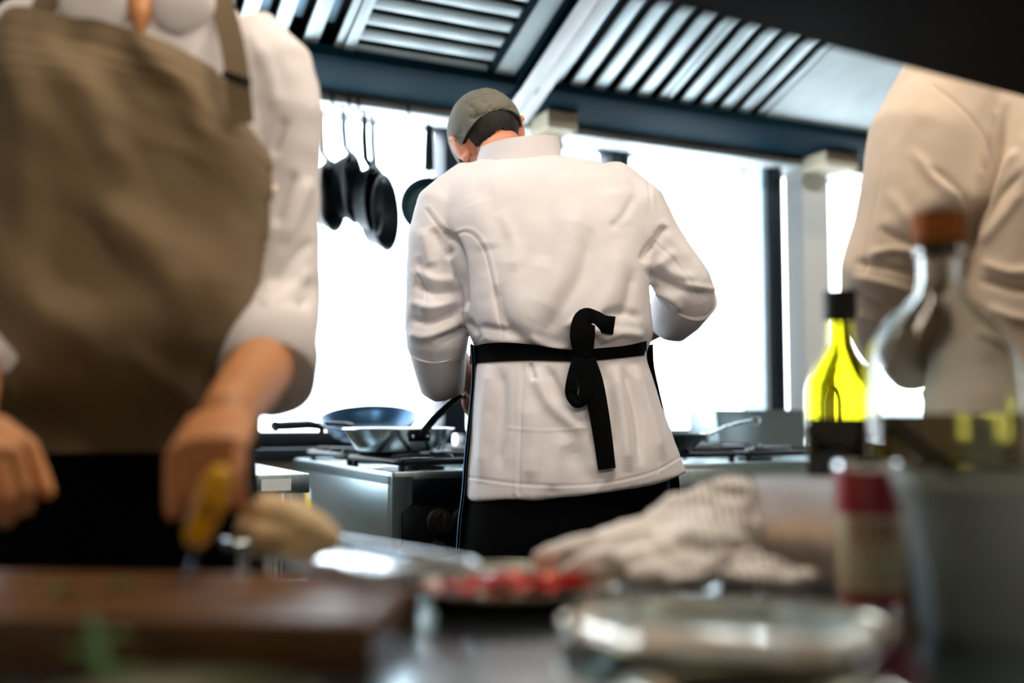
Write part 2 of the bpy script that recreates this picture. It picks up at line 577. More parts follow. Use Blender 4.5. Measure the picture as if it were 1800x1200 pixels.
def window(n, a0, a1, bars):
    w = bpy.data.objects.new('window_%d' % n, None); COL.objects.link(w)
    w.rotation_euler = (0, 0, YAW); w['kind'] = 'structure'
    part('pane', MB().box((a0, WB + .10, SILL + .05), (a1, WB + .108, HEAD)), M_PANE, w, smooth=False)
    part('bottom_rail', MB().box((a0, WB + .04, SILL), (a1, WB + .14, SILL + .055), .004), M_FRAME, w)
    part('top_rail', MB().box((a0, WB + .04, HEAD - .02), (a1, WB + .14, HEAD), .004), M_FRAME, w)
    for (b0, b1, m_) in bars:
        part('mullion', MB().box((b0, WB + .03, SILL + .04), (b1, WB + .15, HEAD - .005), .003), m_, w)
    return w
window(1, WIN0, 1.55, [(1.505, 1.60, M_FRAME)])
window(2, 1.60, 2.27, [(2.245, 2.268, M_FRAME), (2.296, 2.325, M_FRAME)])
window(3, 2.325, 2.955, [])
window(4, 3.05, WIN1, [(4.4, 4.47, M_FRAME)])
# dark post with its pale inner jamb, white columns and their beige caps
tp = struct('trim_1', MB().box((2.985, WB - .05, SILL), (3.055, WB + .15, HEAD), .004), M_FRAME)
struct('trim_2', MB().box((2.955, WB - .03, SILL), (2.985, WB + .12, HEAD), .003), M_FRAME_L)
struct('trim_3', MB().box((3.12, WB - .10, .0), (3.27, WB + .02, HEAD), .006), M_WHITE_PAINT)
struct('trim_4', MB().box((1.80, WB - .10, .0), (1.94, WB + .02, HEAD), .006), M_WHITE_PAINT)
for i, (a0, a1) in enumerate(((3.09, 3.27), (1.775, 1.90))):
    struct('trim_%d' % (5 + i), MB().box((a0, 3.27, 2.075), (a1, 3.415, 2.139), .004), M_BEIGE)
# the ledge the pans hang from
led = thing('pan_ledge', 'long white ledge under the extractor hood that pan hooks hang over', 'shelf', K(1.5, 3.475, 2.104), YAW)
part('ledge_board', MB().box((-2.3, -.055, 0), (3.9, .072, .022), .003), mat('ledge_white', 'd8e0e2', rough=.4, var=.03), led)
# window sill board
struct('trim_7', MB().box((WIN0, WB - .06, SILL - .03), (WIN1, WB + .04, SILL), .004), M_FRAME)

# ceiling lamps: fixture + its own light
for i, (a, b, z, sa, sb, wt) in enumerate(LAMPS):
    t = thing('ceiling_light', ['long warm ceiling light behind the camera, nearest the board end', 'long warm ceiling light behind the camera, middle of three', 'long warm ceiling light behind the camera, nearest the bottle end', 'long warm light added to brighten the counter, before the extractor hood'][i], 'lamp', K(a, b, z), YAW, 'warm ceiling lights')
    part('housing', MB().box((-sa / 2 - .03, -sb / 2 - .03, .015), (sa / 2 + .03, sb / 2 + .03, CEIL - z), .006), M_WHITE_PAINT, t)
    part('diffuser', MB().box((-sa / 2, -sb / 2, .004), (sa / 2, sb / 2, .02), .003), mat('lamp_diffuser', 'fff0dc', rough=.6, var=.01, emit='ffdcb0', estr=2.2), t)
    L = bpy.data.lights.new('lamp', 'AREA'); L.shape = 'RECTANGLE'; L.size = sa; L.size_y = sb; L.energy = wt; L.color = WARM
    lo = bpy.data.objects.new('lamp', L); COL.objects.link(lo); lo.parent = t; lo.location = (0, 0, -.003)

# ------------------------------------------------------------------ extractor hoods
SL = math.tan(R(22.6))
GB0, GB1, GZ = 3.12, 3.42, 2.14          # gutter: near and window-side edge, underside
def fz(b):                                # height of the filter plane
    return GZ + .04 + (3.13 - b) * SL
def slope_box(a0, a1, b_hi, b_lo, dz0, dz1):
    """bar following the filter slope between b_lo (window side) and b_hi (room side)"""
    m_ = MB()
    vs = []
    for b in (b_lo, b_hi):
        for a in (a0, a1):
            for dz in (dz0, dz1):
                vs.append((a, b, fz(b) + dz))
    fs = [(0, 1, 3, 2), (4, 6, 7, 5), (0, 4, 5, 1), (2, 3, 7, 6), (0, 2, 6, 4), (1, 5, 7, 3)]
    return m_.add(vs, fs)
def bevel_part(name, mb, m_, parent, off, bev=.003):
    me = offset_mb(mb, off).mesh(name)
    bm = bmesh.new(); bm.from_mesh(me)
    bmesh.ops.bevel(bm, geom=list(bm.edges), offset=bev, segments=2, affect='EDGES', profile=.5)
    bm.to_mesh(me); bm.free()
    return link(name, me, m_, parent)
FB_HI = 2.30
def hood(name, label, a0, a1, panels, plain, lamps):
    org = Vector((a0, GB1, GZ))
    t = thing(name, label, 'extractor hood', K(*org), YAW)
    # gutter: rounded trough along the window side
    prof = [(GB1, GZ + .16), (GB1, GZ + .01), (GB1 - .012, GZ), (GB0 + .03, GZ + .004), (GB0, GZ + .016), (GB0 - .004, GZ + .05), (GB0 + .02, GZ + .05), (GB0 + .03, GZ + .03), (GB1 - .03, GZ + .025), (GB1 - .02, GZ + .16)]
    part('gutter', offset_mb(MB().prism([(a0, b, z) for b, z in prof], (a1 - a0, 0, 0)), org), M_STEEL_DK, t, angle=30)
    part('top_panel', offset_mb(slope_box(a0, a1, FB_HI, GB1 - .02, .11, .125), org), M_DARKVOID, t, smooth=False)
    part('front_skirt', offset_mb(MB().box((a0, 2.06, 2.12), (a1, 2.09, CEIL), .004), org), M_STEEL, t)
    part('front_shelf', offset_mb(MB().box((a0, 2.06, fz(FB_HI) - .01), (a1, FB_HI + .02, fz(FB_HI) + .02), .004), org), M_STEEL, t)
    for e in (a0, a1 - .006):
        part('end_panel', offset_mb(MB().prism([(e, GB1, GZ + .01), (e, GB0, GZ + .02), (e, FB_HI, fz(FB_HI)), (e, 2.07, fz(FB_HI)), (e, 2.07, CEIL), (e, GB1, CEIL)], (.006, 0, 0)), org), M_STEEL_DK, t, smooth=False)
    for (p0, p1, kind) in panels:
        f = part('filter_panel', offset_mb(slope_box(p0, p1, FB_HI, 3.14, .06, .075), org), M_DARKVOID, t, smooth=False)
        fw = .022
        if kind == 'along':
            n = max(1, round((p1 - p0 - 2 * fw) / .086))
            pit = (p1 - p0) / n
            for k in range(n + 1):
                c = p0 + pit * k
                l, r = max(p0, c - .0245), min(p1, c + .0245)
                bevel_part('slat', slope_box(l, r, FB_HI, 3.15, .0, .014), M_STEEL_H, f, org, .004)
            # second, deeper row of baffles behind the gaps
            for k in range(n):
                c = p0 + pit * (k + .5)
                bevel_part('inner_baffle', slope_box(c - .028, c + .01, FB_HI, 3.06, .03, .034), mat('inner_baffle_steel', '5d727c', rough=.4, metal=1.0, var=.1), f, org, .001)
        else:
            for (l, r) in ((p0, p0 + .035), (p1 - .028, p1)):
                bevel_part('filter_frame', slope_box(l, r, FB_HI, 3.14, -.004, .03), M_STEEL_H if l == p0 else M_STEEL_DK, f, org, .003)  # right bar takes the steel with shade in its colour
            k = 0; b = 3.135
            while b > FB_HI + .05:
                bevel_part('slat', slope_box(p0 + .03, p1 - .024, b - .036, b, .0, .012), M_STEEL_H, f, org, .004)
                bevel_part('inner_baffle', slope_box(p0 + .03, p1 - .024, b - .064, b - .03, .03, .034), MATS['inner_baffle_steel'] if 'inner_baffle_steel' in MATS else M_STEEL_DK, f, org, .001)
                b -= .064
    for (p0, p1) in plain:
        part('blank_panel', offset_mb(slope_box(p0, p1, FB_HI, 3.135, 0, .02), org), M_STEEL_H, t, smooth=False)
    for la in lamps:  # invented lamps, added to brighten the columns, pale stove and sink
        hp = Vector((la, FB_HI - .10, fz(FB_HI) - .012)) - org
        hl_ = part('added_hood_lamp', MB().lathe([(0, .002), (.055, .002), (.062, 0), (.062, -.012), (.05, -.016), (.045, -.006), (0, -.006)], 28, Matrix.Translation(hp)), M_STEEL, t)
        part('added_lamp_lens', MB().lathe([(0, -.0075), (.044, -.0075), (.044, -.0105), (0, -.012)], 28, Matrix.Translation(hp)), mat('added_hood_lens', 'fbfdff', rough=.4, var=.01, emit='f4f8ff', estr=3.0), hl_)
        L = bpy.data.lights.new('added_hood_light', 'SPOT'); L.energy = 26; L.color = (.96, .98, 1.0); L.spot_size = R(150); L.spot_blend = .6; L.shadow_soft_size = .045
        lo = bpy.data.objects.new('added_hood_light', L); COL.objects.link(lo); lo.parent = t; lo.location = hp + Vector((0, 0, -.02)); lo.rotation_euler = (R(28), 0, 0)
    return t
hood('extractor_hood', 'steel extractor hood with crosswise and lengthwise baffle filters beside the bright strip', -1.6, 1.575,
     [(-.06, .45, 'along'), (.455, .96, 'along'), (.965, 1.485, 'cross')], [(1.49, 1.565), (-1.59, -.07)], (.3,))
hood('extractor_hood', 'steel extractor hood with slanted lengthwise filters and a plain end panel near the columns', 1.60, 4.6,
     [(1.715, 2.17, 'along'), (2.175, 2.625, 'along')], [(2.635, 4.59), (1.61, 1.71)], (2.75, 3.6))
st = thing('joint_cover', 'bright slanted steel strip covering the joint between two extractor hoods', 'cover strip', K(1.65, 3.30, 2.078), YAW)
def stripbox(a0, a1, dz0, dz1, bl=3.30, bh=2.10):
    vs = []
    for b in (bl, bh):
        for a in (a0, a1):
            for dz in (dz0, dz1):
                vs.append((a - 1.65, b - 3.30, (3.30 - b) * SL + dz))
    return MB().add(vs, [(0, 1, 3, 2), (4, 6, 7, 5), (0, 4, 5, 1), (2, 3, 7, 6), (0, 2, 6, 4), (1, 5, 7, 3)])
bevel_part('strip_face', stripbox(1.600, 1.655, 0, .012), mat('white_steel', 'f2f5f4', rough=.45, metal=.1, var=.03), st, (0, 0, 0), .003)
bevel_part('strip_face', stripbox(1.658, 1.705, .003, .015), MATS['white_steel'], st, (0, 0, 0), .003)

# overhead shelf, right above the counter: far edge parallel-ish to the kitchen
SY = R(31.0)
sp = at(1470, 88, 1.22)
sh = thing('overhead_shelf', 'black overhead shelf above the counter, its unseen part extended for shade', 'shelf', sp, SY)
part('shelf_board', MB().box((-2.2, -1.0, 0), (.75, 0, .03), .004), M_SHELF, sh)  # unseen depth and left run extended to shade the counter
part('shelf_lip', MB().box((-2.2, -.012, .03), (.75, 0, .06), .003), M_SHELF, sh)
for x in (-2.0, -.7, .6):
    part('hanger_rod', MB().tube([(x, -.2, .03), (x, -.2, CEIL - sp.z)], .012, 10), M_SHELF, sh)

# ================================================================== COOKING LINE
def grate(parent, cx, cy, w, d, z):
    g = part('grate', MB().tube([(cx - w / 2 + .01, cy - d / 2, z), (cx + w / 2 - .01, cy - d / 2, z), (cx + w / 2, cy - d / 2 + .01, z), (cx + w / 2, cy + d / 2 - .01, z),
                                 (cx + w / 2 - .01, cy + d / 2, z), (cx - w / 2 + .01, cy + d / 2, z), (cx - w / 2, cy + d / 2 - .01, z), (cx - w / 2, cy - d / 2 + .01, z), (cx - w / 2 + .01, cy - d / 2, z)], .0085, 8), M_IRON, parent)
    for k in range(8):
        th = 2 * PI * k / 8
        ca, sa = math.cos(th), math.sin(th)
        m_ = min(w / 2 / max(abs(ca), 1e-6), d / 2 / max(abs(sa), 1e-6))
        part('grate_finger', MB().tube([(cx + ca * m_, cy + sa * m_, z), (cx + ca * m_ * .9, cy + sa * m_ * .9, z + .012), (cx + ca * .045, cy + sa * .045, z + .012)], [.0075, .0075, .006], 8), M_IRON, g)
    for sx in (-1, 1):
        for sy in (-1, 1):
            part('grate_foot', MB().tube([(cx + sx * (w / 2 - .012), cy + sy * (d / 2 - .012), z), (cx + sx * (w / 2 - .012), cy + sy * (d / 2 - .012), z - .028)], .009, 8), M_IRON, g)
    part('burner', MB().lathe([(0, z - .028), (.055, z - .028), (.055, z - .018), (.04, z - .012), (.036, z - .004), (0, z - .002)], 24, Matrix.Translation((cx, cy, 0))), M_IRON, parent)
    return g
def knob(parent, x, y, z, r=.03):
    k = part('knob', MB().lathe([(0, .035), (r * .75, .034), (r * .8, .03), (r * .85, .008), (r, .006), (r, 0), (0, 0)], 28, Matrix.Translation((x, y, z)) @ Matrix.Rotation(PI / 2, 4, 'X')), M_RUBBERBLK, parent)
    part('knob_grip', MB().box((x - .006, y - .046, z - r * .7), (x + .006, y - .032, z + r * .7), .003), M_RUBBERBLK, k)
    return k
def stove(label, a0, a1, b0, b1, z, front_mat, group):
    w, d = a1 - a0, b1 - b0
    t = thing('gas_stove', label, 'stove', K(a0, b0, 0), YAW, group)
    part('side_panel', MB().box((0, .012, .12), (.012, d, z - .012), .002), M_STEEL, t)
    part('side_panel', MB().box((w - .012, .012, .12), (w, d, z - .012), .002), M_STEEL, t)
    part('back_panel', MB().box((.012, d - .012, .12), (w - .012, d, z - .012), .002), M_STEEL, t)
    # hob tray with raised rim
    hob = MB().box((0, 0, z - .012), (w, d, z - .004), .002)
    for (p0, p1) in (((0, 0, z - .03), (w, .028, z + .004)), ((0, d - .02, z - .03), (w, d, z + .004)), ((0, 0, z - .03), (.012, d, z + .004)), ((w - .012, 0, z - .03), (w, d, z + .004))):
        hob.box(p0, p1, .003)
    part('hob_top', hob, M_STEEL, t)
    # front corner posts with rounded bracket ends
    for x0, sx in ((0, 1), (w, -1)):
        pts = [(x0, -.004, .1), (x0 + sx * .024, -.004, .1), (x0 + sx * .024, -.004, z - .095), (x0 + sx * .03, -.004, z - .09), (x0 + sx * .052, -.004, z - .07), (x0 + sx * .055, -.004, z - .06), (x0 + sx * .055, -.004, z - .008), (x0, -.004, z - .008)]
        part('corner_post', MB().prism(pts, (0, .03, 0)), M_STEEL, t)
    part('control_panel', MB().box((.03, .006, z - .21), (w - .03, .03, z - .014), .003), front_mat, t)
    part('trim_rail', MB().box((.05, -.006, z - .075), (w - .05, .012, z - .012), .004), mat('stove_rail_dark', '0c1420', rough=.25, metal=.6, var=.1) if front_mat is M_DARKFRONT else M_STEEL, t)
    dr = part('oven_door', MB().box((.03, .0, .2), (w - .03, .03, z - .225), .004), front_mat, t)
    part('door_handle', MB().tube([(.08, -.035, z - .265), (w - .08, -.035, z - .265)], .008, 10), M_STEEL_POL, dr)
    for x in (.1, w - .1):
        part('handle_bracket', MB().box((x - .006, -.04, z - .272), (x + .006, .004, z - .258), .002), M_STEEL_POL, dr)
    part('plinth', MB().box((.03, .05, .06), (w - .03, d - .05, .2), .003), M_DARKFRONT, t)
    for sx in (.05, w - .05):
        for sy in (.06, d - .06):
            part('foot', MB().lathe([(0, 0), (.022, 0), (.022, .015), (.014, .02), (.014, .13), (0, .13)], 16, Matrix.Translation((sx, sy, 0))), M_STEEL_POL, t)
    return t
ZS = .90
LS = stove('dark-fronted gas stove with a tall bare steel side panel and black grates', .878, 1.56, 2.41, 3.31, ZS, M_DARKFRONT, 'gas stoves')
for i, x in enumerate((.125, .185, .36, .5)):
    knob(LS, x, .006, ZS - (.115 if i else .12), .034 if i == 0 else .026)
knob(LS, .12, .006, ZS - .175, .012)
for gx in (.18, .5):
    for gy in (.24, .66):
        grate(LS, gx, gy, .29, .39, ZS + .025)
lab = part('warning_sticker', MB().box((-.001, .70, ZS - .145), (.0, .77, ZS - .085)), mat('yellow_sticker', 'f0d000', rough=.5, var=.04), LS, smooth=False)
part('sticker_flap', MB().prism([(-.0015, .70, ZS - .08), (-.0015, .735, ZS - .08), (-.0015, .72, ZS - .115), (-.0015, .69, ZS - .105)], (.001, 0, 0)), mat('white_sticker', 'e8ecec', rough=.5, var=.03), lab, smooth=False)
part('drip_mark', MB().box((-.001, .72, ZS - .20), (.0, .745, ZS - .148)), mat('grey_tape', 'aab4b6', rough=.6, var=.1), lab, smooth=False)
RS = stove('pale steel gas stove with one black knob, right of the standing cook', 1.64, 2.43, 2.46, 3.30, ZS, M_STEEL, 'gas stoves')
for x in (.12, .3, .48, .66):
    knob(RS, x, .006, ZS - .135, .034)
for gx in (.2, .58):
    for gy in (.24, .62):
        grate(RS, gx, gy, .34, .35, ZS + .025)

# pans -------------------------------------------------------------
def pan_mesh(r, depth, th=.004, flare=.72):
    prof = [(0, 0), (r * flare * .96, 0), (r * flare + .008, .004), (r * .93, depth * .7), (r, depth), (r + .004, depth + .001), (r + .003, depth + .004), (r - th, depth + .002), (r * .93 - th, depth * .72), (r * flare, th + .004), (0, th)]
    return MB().lathe(prof, 56)
def pan(name, label, loc, rot, r, depth, body, handle_mat, hpath, hw=.011, hflat=.45, group=None, flare=.72, rivet=True, hole=True):
    t = thing(name, label, 'pan', loc, 0, group)
    t.rotation_euler = rot
    part('pan_body', pan_mesh(r, depth, flare=flare), body, t)
    h = part('handle', MB().tube(hpath, [hw * .8] + [hw] * (len(hpath) - 2) + [hw * .9], 10, flat=hflat, up=(0, 1, 0)), handle_mat, t)
    if rivet:
        p = Vector(hpath[0])
        part('handle_bracket', MB().box((p.x - .004, p.y - .03, p.z - .014), (p.x + .008, p.y + .03, p.z + .012), .004), handle_mat, h)
        for dy in (-.02, .02):
            part('rivet', MB().ell((p.x + .009, p.y + dy, p.z), (.004, .005, .005), nu=10, nv=6), M_STEEL_POL, h)
    if hole:
        e = Vector(hpath[-1])
        part('hanging_ring', MB().tube([e + Vector((.012 * math.cos(q), .0, .012 * math.sin(q))) + Vector((.008, 0, 0)) for q in [2 * PI * k / 14 for k in range(15)]], .0028, 6), handle_mat, h)
    return t
M_PANSTEEL = mat('pan_steel', 'aab4b8', rough=.25, metal=1.0, var=.15, scale=8, rvar=.08)
M_HANDLE = mat('handle_iron', '131a20', rough=.4, metal=.7, var=.2, scale=20)
GT = ZS + .025 + .0195                        # top of the grate fingers
P = at(700, 800, 2.86)
def face_pan(loc):  # rotation that turns the handle (+x) towards a yaw
    return loc
pan('frying_pan', 'polished steel frying pan with a dark handle rising towards the cook', (P.x, P.y, GT), (0, 0, R(-62)), .148, .058, M_PANSTEEL, M_HANDLE,
    [(.142, 0, .042), (.165, .004, .055), (.20, .02, .09), (.235, .045, .125), (.262, .066, .15)], .014, .4)
P2 = at(648, 760, 3.12)
TPN = pan('frying_pan', 'wide dark frying pan tipped up to show its inside behind the steel pan', (P2.x, P2.y + .02, GT + .042), (R(15), 0, R(0)), .145, .045, mat('worn_pan_blue', '31506a', rough=.3, metal=.8, var=.25, scale=6), M_HANDLE,
    [(-.135, -.03, .03), (-.17, -.05, .042), (-.22, -.09, .05), (-.26, -.115, .055)], .017, .7)
part('helper_handle', MB().tube([(-.03, -.138, .03), (-.032, -.150, .05), (-.03, -.15, .066), (-.05, -.15, .07), (-.10, -.148, .072)], [.011, .011, .011, .009, .008], 10, flat=.6, round_cap=True), M_HANDLE, TPN)
P4 = at(1152, 800, 3.08)
pan('frying_pan', 'low black frying pan with a pale curved handle on the pale stove', (P4.x, P4.y, GT), (0, 0, R(6)), .150, .04, M_BLACKMETAL, M_PANSTEEL,
    [(.145, 0, .032), (.17, 0, .042), (.21, 0, .06), (.25, 0, .072), (.295, 0, .08)], .011, .5)
# a spoon rest / trivet rods on the pale stove: steel tongs
# sink unit right of the pale stove ---------------------------------
SK = thing('sink_unit', 'grey steel sink unit with tall splash panel beside the pale stove', 'sink', K(2.45, 2.75, 0), YAW)
part('splash_panel', MB().prism([(0, .42, .88), (0, .46, 1.062), (0, .62, 1.062), (0, .62, .88)], (.56, 0, 0)), M_STEEL, SK, smooth=False)
part('worktop', MB().box((0, 0, .86), (.9, .62, .90), .006), M_STEEL, SK)
part('cabinet_body', MB().box((.01, .02, .1), (.89, .60, .86), .004), M_STEEL, SK)
for x in (.23, .67):
    dd = part('cabinet_door', MB().box((x - .2, .002, .14), (x + .2, .02, .83), .004), M_STEEL, SK)
    part('door_pull', MB().tube([(x - .06, -.018, .78), (x + .06, -.018, .78)], .006, 8), M_STEEL_POL, dd)
for sx in (.06, .84):
    for sy in (.08, .54):
        part('foot', MB().tube([(sx, sy, 0), (sx, sy, .1)], .02, 12), M_STEEL_POL, SK)
FC = thing('faucet', 'tall curved chrome faucet on the steel sink behind the oil bottle', 'faucet', K(2.70, 2.98, .90), R(-8))
part('spout', MB().tube([(0, 0, 0), (0, 0, .17)] + [(.055 - .055 * math.cos(q), 0, .22 + .075 * math.sin(q)) for q in [R(a) for a in range(0, 181, 15)]] + [(.11, 0, .17)], .0105, 14), M_STEEL_POL, FC)
part('base', MB().lathe([(0, 0), (.026, 0), (.026, .012), (.018, .02), (.016, .06), (0, .06)], 20), M_STEEL_POL, FC)
lv = part('lever', MB().tube([(.01, -.01, .03), (.05, -.05, .045), (.07, -.06, .075)], [.009, .008, .006], 10, round_cap=True), M_STEEL_POL, FC)
# prep table at left -------------------------------------------------
TP = at(545, 832, 2.50)
TB = thing('prep_table', 'steel prep table with a blank pale label on its edge', 'table', (TP.x, TP.y, 0), YAW)
tz = TP.z
tt = part('table_top', MB().box((-.75, 0, tz - .045), (0, .62, tz), .003), M_STEEL, TB)
part('edge_label', MB().box((-.115, -.0015, tz - .038), (-.045, 0, tz - .010)), mat('pale_label', 'c3cdd2', rough=.5, var=.03), tt, smooth=False)
for x in (-.055, -.70):
    for y in (.05, .56):
        part('leg', MB().tube([(x, y, 0.0), (x, y, tz - .045)], .019, 14), M_STEEL_POL, TB)
part('under_shelf', MB().box((-.73, .04, .28), (-.02, .58, .30), .003), M_STEEL, TB)

# pans hanging from the ledge ----------------------------------------
def hang_pan(label, px, py_top, py_rim, py_bot, Y, yaw, hmat, body, r, depth, tilt=0.0, hook_py=None, neck=False):
    """pan hung by its handle: handle end up, body below; yaw turns the pan's face"""
    top = at(px, py_top, Y); c = at(px, (py_rim + py_bot) / 2, Y)
    t = thing('hanging_pan', label, 'pan', top, yaw, 'pans hanging under the hood')
    t.rotation_euler = (0, tilt, yaw)
    L = top.z - c.z
    Rm = Matrix.Translation((0, 0, -L)) @ Matrix.Rotation(PI / 2, 4, 'X')
    pm = pan_mesh(r, depth, flare=.75)
    pm.v = [tuple(Rm @ Vector(p)) for p in pm.v]
    part('pan_body', pm, body, t)
    z1 = -(L - r)
    if neck:
        h = part('handle', MB().tube([(0, -.012, 0), (0, -.012, z1 * .4), (0, -.012, z1 + .03)], [.012, .015, .017], 10, flat=.6, up=(1, 0, 0)), hmat, t)
        part('handle_neck', MB().tube([(0, -.012, z1 + .03), (0, -depth * .8, z1 - .004)], .004, 8), M_STEEL_POL, h)
    else:
        h = part('handle', MB().tube([(0, -.002, 0), (0, -.004, z1 * .4), (0, -.012, z1 * .8), (0, -depth * .7, z1 + .004), (0, -depth * .75, z1 - .02)], [.010, .0125, .0125, .013, .013], 10, flat=.8, up=(1, 0, 0)), hmat, t)
    # S hook reaching over the ledge
    hz = 2.1265 - top.z
    hk = thing('hanging_hook', 'thin wire hook above the ' + label.split(',')[0], 'hook', top, YAW, 'wire hooks on the ledge')
    bl = -( -top.x * SU + top.y * CU) + 3.42
    pts = [(0, .004, -.012), (0, .012, -.008), (0, .010, .004), (0, .0, .02), (0, bl - .006, hz - .04), (0, bl - .007, hz + .004), (0, bl + .004, hz + .0045), (0, bl + .03, hz + .0045)]
    part('hook_wire', MB().tube(pts, .0042, 8), M_HANDLE, hk)
    return t
HY = 3.36
hang_pan('pale-handled black pan nearest the apron cook, seen edge on', 557, 195, 283, 406, HY, R(77), M_PANSTEEL, M_BLACKMETAL, .112, .05, R(-3))
hang_pan('steel-handled black pan, second of the edge-on hanging pans', 603, 198, 272, 398, HY + .04, R(80), M_PANSTEEL, M_BLACKMETAL, .112, .045, R(6))
hang_pan('black-handled dark pan, third of the edge-on hanging pans', 640, 205, 298, 420, HY + .03, R(82), M_HANDLE, M_BLACKMETAL, .11, .045, R(8))
hang_pan('deep black pan on a thin pale handle, lowest of the hanging pans', 654, 214, 310, 444, HY + .06, R(76), M_PANSTEEL, M_BLACKMETAL, .122, .055, R(3))
hang_pan('small round black pan hanging face on beside the grey cap', 754, 222, 316, 414, HY + .1, R(8), M_HANDLE, mat('pan_back_teal', '23464f', rough=.5, metal=.3, var=.25, scale=14), .092, .035, 0, neck=True)

# ================================================================== SERVING COUNTER AND WHAT STANDS ON IT
CZ = .85
CY = R(12)
cc = at(650, 1000, 1.30)
def C(px, py_base=None, Y=None):
    """a spot on the counter under pixel px at distance Y"""
    p = at(px, 900, Y); return Vector((p.x, Y, CZ))
CT = thing('serving_counter', 'polished steel serving counter in front of the kitchen', 'counter', (cc.x, cc.y, 0), CY)
part('worktop', MB().box((-1.5, -.95, CZ - .04), (1.7, 0, CZ), .006), M_COUNTER, CT)
part('counter_body', MB().box((-1.45, -.85, .1), (1.65, -.08, CZ - .04), .004), M_STEEL, CT)
part('plinth', MB().box((-1.4, -.8, 0), (1.6, -.14, .1), .003), M_DARKFRONT, CT)
for x in (-1.05, -.25, .55, 1.3):
    pn = part('front_panel', MB().box((x - .38, -.866, .14), (x + .38, -.852, CZ - .07), .004), M_STEEL, CT)

# plates
M_PLATE = mat('plate_metal', 'e6dcc6', rough=.11, metal=.85, var=.06, scale=8, rvar=.04)
def plate(label, px, Y, r, group='round metal plates', m_=None):
    m_ = m_ or M_PLATE
    t = thing('plate', label, 'plate', C(px, Y=Y), 0, group)
    prof = [(0, .004), (r * .62, .004), (r * .70, .007), (r * .9, .0165), (r, .0195), (r + .003, .0185), (r + .002, .016), (r * .9, .0125), (r * .70, .002), (r * .66, 0), (r * .6, 0), (0, .001)]
    part('dish', MB().lathe(prof, 72), m_, t)
    part('rolled_rim', MB().tube([(r * 1.004 * math.cos(q), r * 1.004 * math.sin(q), .0185) for q in [2 * PI * k / 72 for k in range(73)]], .0028, 8, cap=False), m_, t)
    return t
plate('shiny round plate holding red slices, beside the board', 886, 1.12, .118)
plate('empty shiny round plate below the crumpled towel', 1270, .885, .134)
plate('plate rim cut off by the bottom edge of the photo, bottle side', 1330, .655, .085)
plate('plate rim cut off by the bottom edge of the photo, board side', 320, .64, .08, m_=mat('olive_glaze', '5c5a36', rough=.45, var=.15))
# red slices on the plate
M_RED = mat('red_flesh', 'c8261a', rough=.3, var=.25, scale=25, sub=.2, col2='8c120c', coat=.3)
M_FAT = mat('orange_flesh', 'e06a3a', rough=.35, var=.2, scale=20, sub=.2)
pc = C(886, Y=1.12)
lbls = ['red slice lying at the board end of the plate', 'red slice with a pale glint, second along the plate', 'thick red slice in the middle of the plate', 'orange red slice behind the middle of the plate', 'dark red slice towards the towel on the plate', 'red slice tip nearest the towel']
for i, (dx, dy, rz, L, zz) in enumerate([(-.062, -.01, 14, .07, 0), (-.03, -.022, 28, .075, .004), (.0, -.012, 8, .08, .008), (.02, .03, -12, .08, .003), (.045, -.004, -6, .075, .006), (.064, .012, 20, .055, .0)]):
    n = 18; rows = []
    for k in range(n):
        u = k / (n - 1) - .5
        w = .017 * math.sqrt(max(0.02, 1 - (2 * u) ** 2)) + .002
        rows.append([Vector((u * L, (q / 4 - .5) * 2 * w, .0085 + zz + .004 * math.sin(u * 12 + i) + .003 * math.cos(q * 1.7 + i) + (.006 if 0 < q < 4 else 0))) for q in range(5)])
    mb = MB().grid(rows)
    nv = len(mb.v)
    rows2 = [[p + Vector((0, 0, -.006)) if 0 < j < 4 else p - Vector((0, 0, .001)) for j, p in enumerate(r_)] for r_ in rows]
    mb.grid(rows2)
    o = part('red_slice', mb, M_RED if i != 3 else M_FAT)
    o.location = pc + Vector((dx, dy, 0)); o.rotation_euler = (0, 0, R(rz))
    tag(o, lbls[i], 'food slice', 'red slices on the plate')

# cutting board
bo = at(620, 1075, .80)
BD = thing('cutting_board', 'thick dark wooden cutting board under the yellow-handled knife', 'cutting board', (bo.x, bo.y, CZ), R(-4))
for k in range(5):
    y0 = k * .047
    part('plank', MB().box((-.62, y0 + .0006, .0), (-.0005, y0 + .0464, .036 + .0006 * (k % 3)), .002), M_WOOD, BD)
part('end_batten', MB().box((0, 0, 0), (.014, .235, .036), .003), M_WOOD, BD)
# narrow steel tray beside the board
tA = at(440, 985, 1.22); tB_ = at(700, 1080, .98)
td = Vector((tB_.x - tA.x, tB_.y - tA.y, 0)); tl = td.length; ta = math.atan2(td.y, td.x)
TR = thing('steel_tray', 'narrow shiny steel tray set at a slant between board and plate', 'tray', (tA.x + td.x / 2 + .02, tA.y + td.y / 2 + .015, CZ + .0025), ta)
M_TRAY = mat('tray_steel', 'e6eef4', rough=.22, metal=.9, var=.05, scale=10, rvar=.05)
hw, hl = .058, tl / 2 + .01
tray = MB().box((-hl, -hw, .036), (hl, hw, .0385), .001)
part('tray_base', tray, M_TRAY, TR)
rimpts = []
for (cx_, cy_, a0_) in ((hl - .02, hw - .02, 0), (-hl + .02, hw - .02, 90), (-hl + .02, -hw + .02, 180), (hl - .02, -hw + .02, 270)):
    for q in range(0, 91, 18):
        rimpts.append((cx_ + .024 * math.cos(R(a0_ + q)), cy_ + .024 * math.sin(R(a0_ + q)), .044))
part('tray_rim', MB().tube(rimpts + [rimpts[0]], .005, 8, cap=False), M_TRAY, TR)
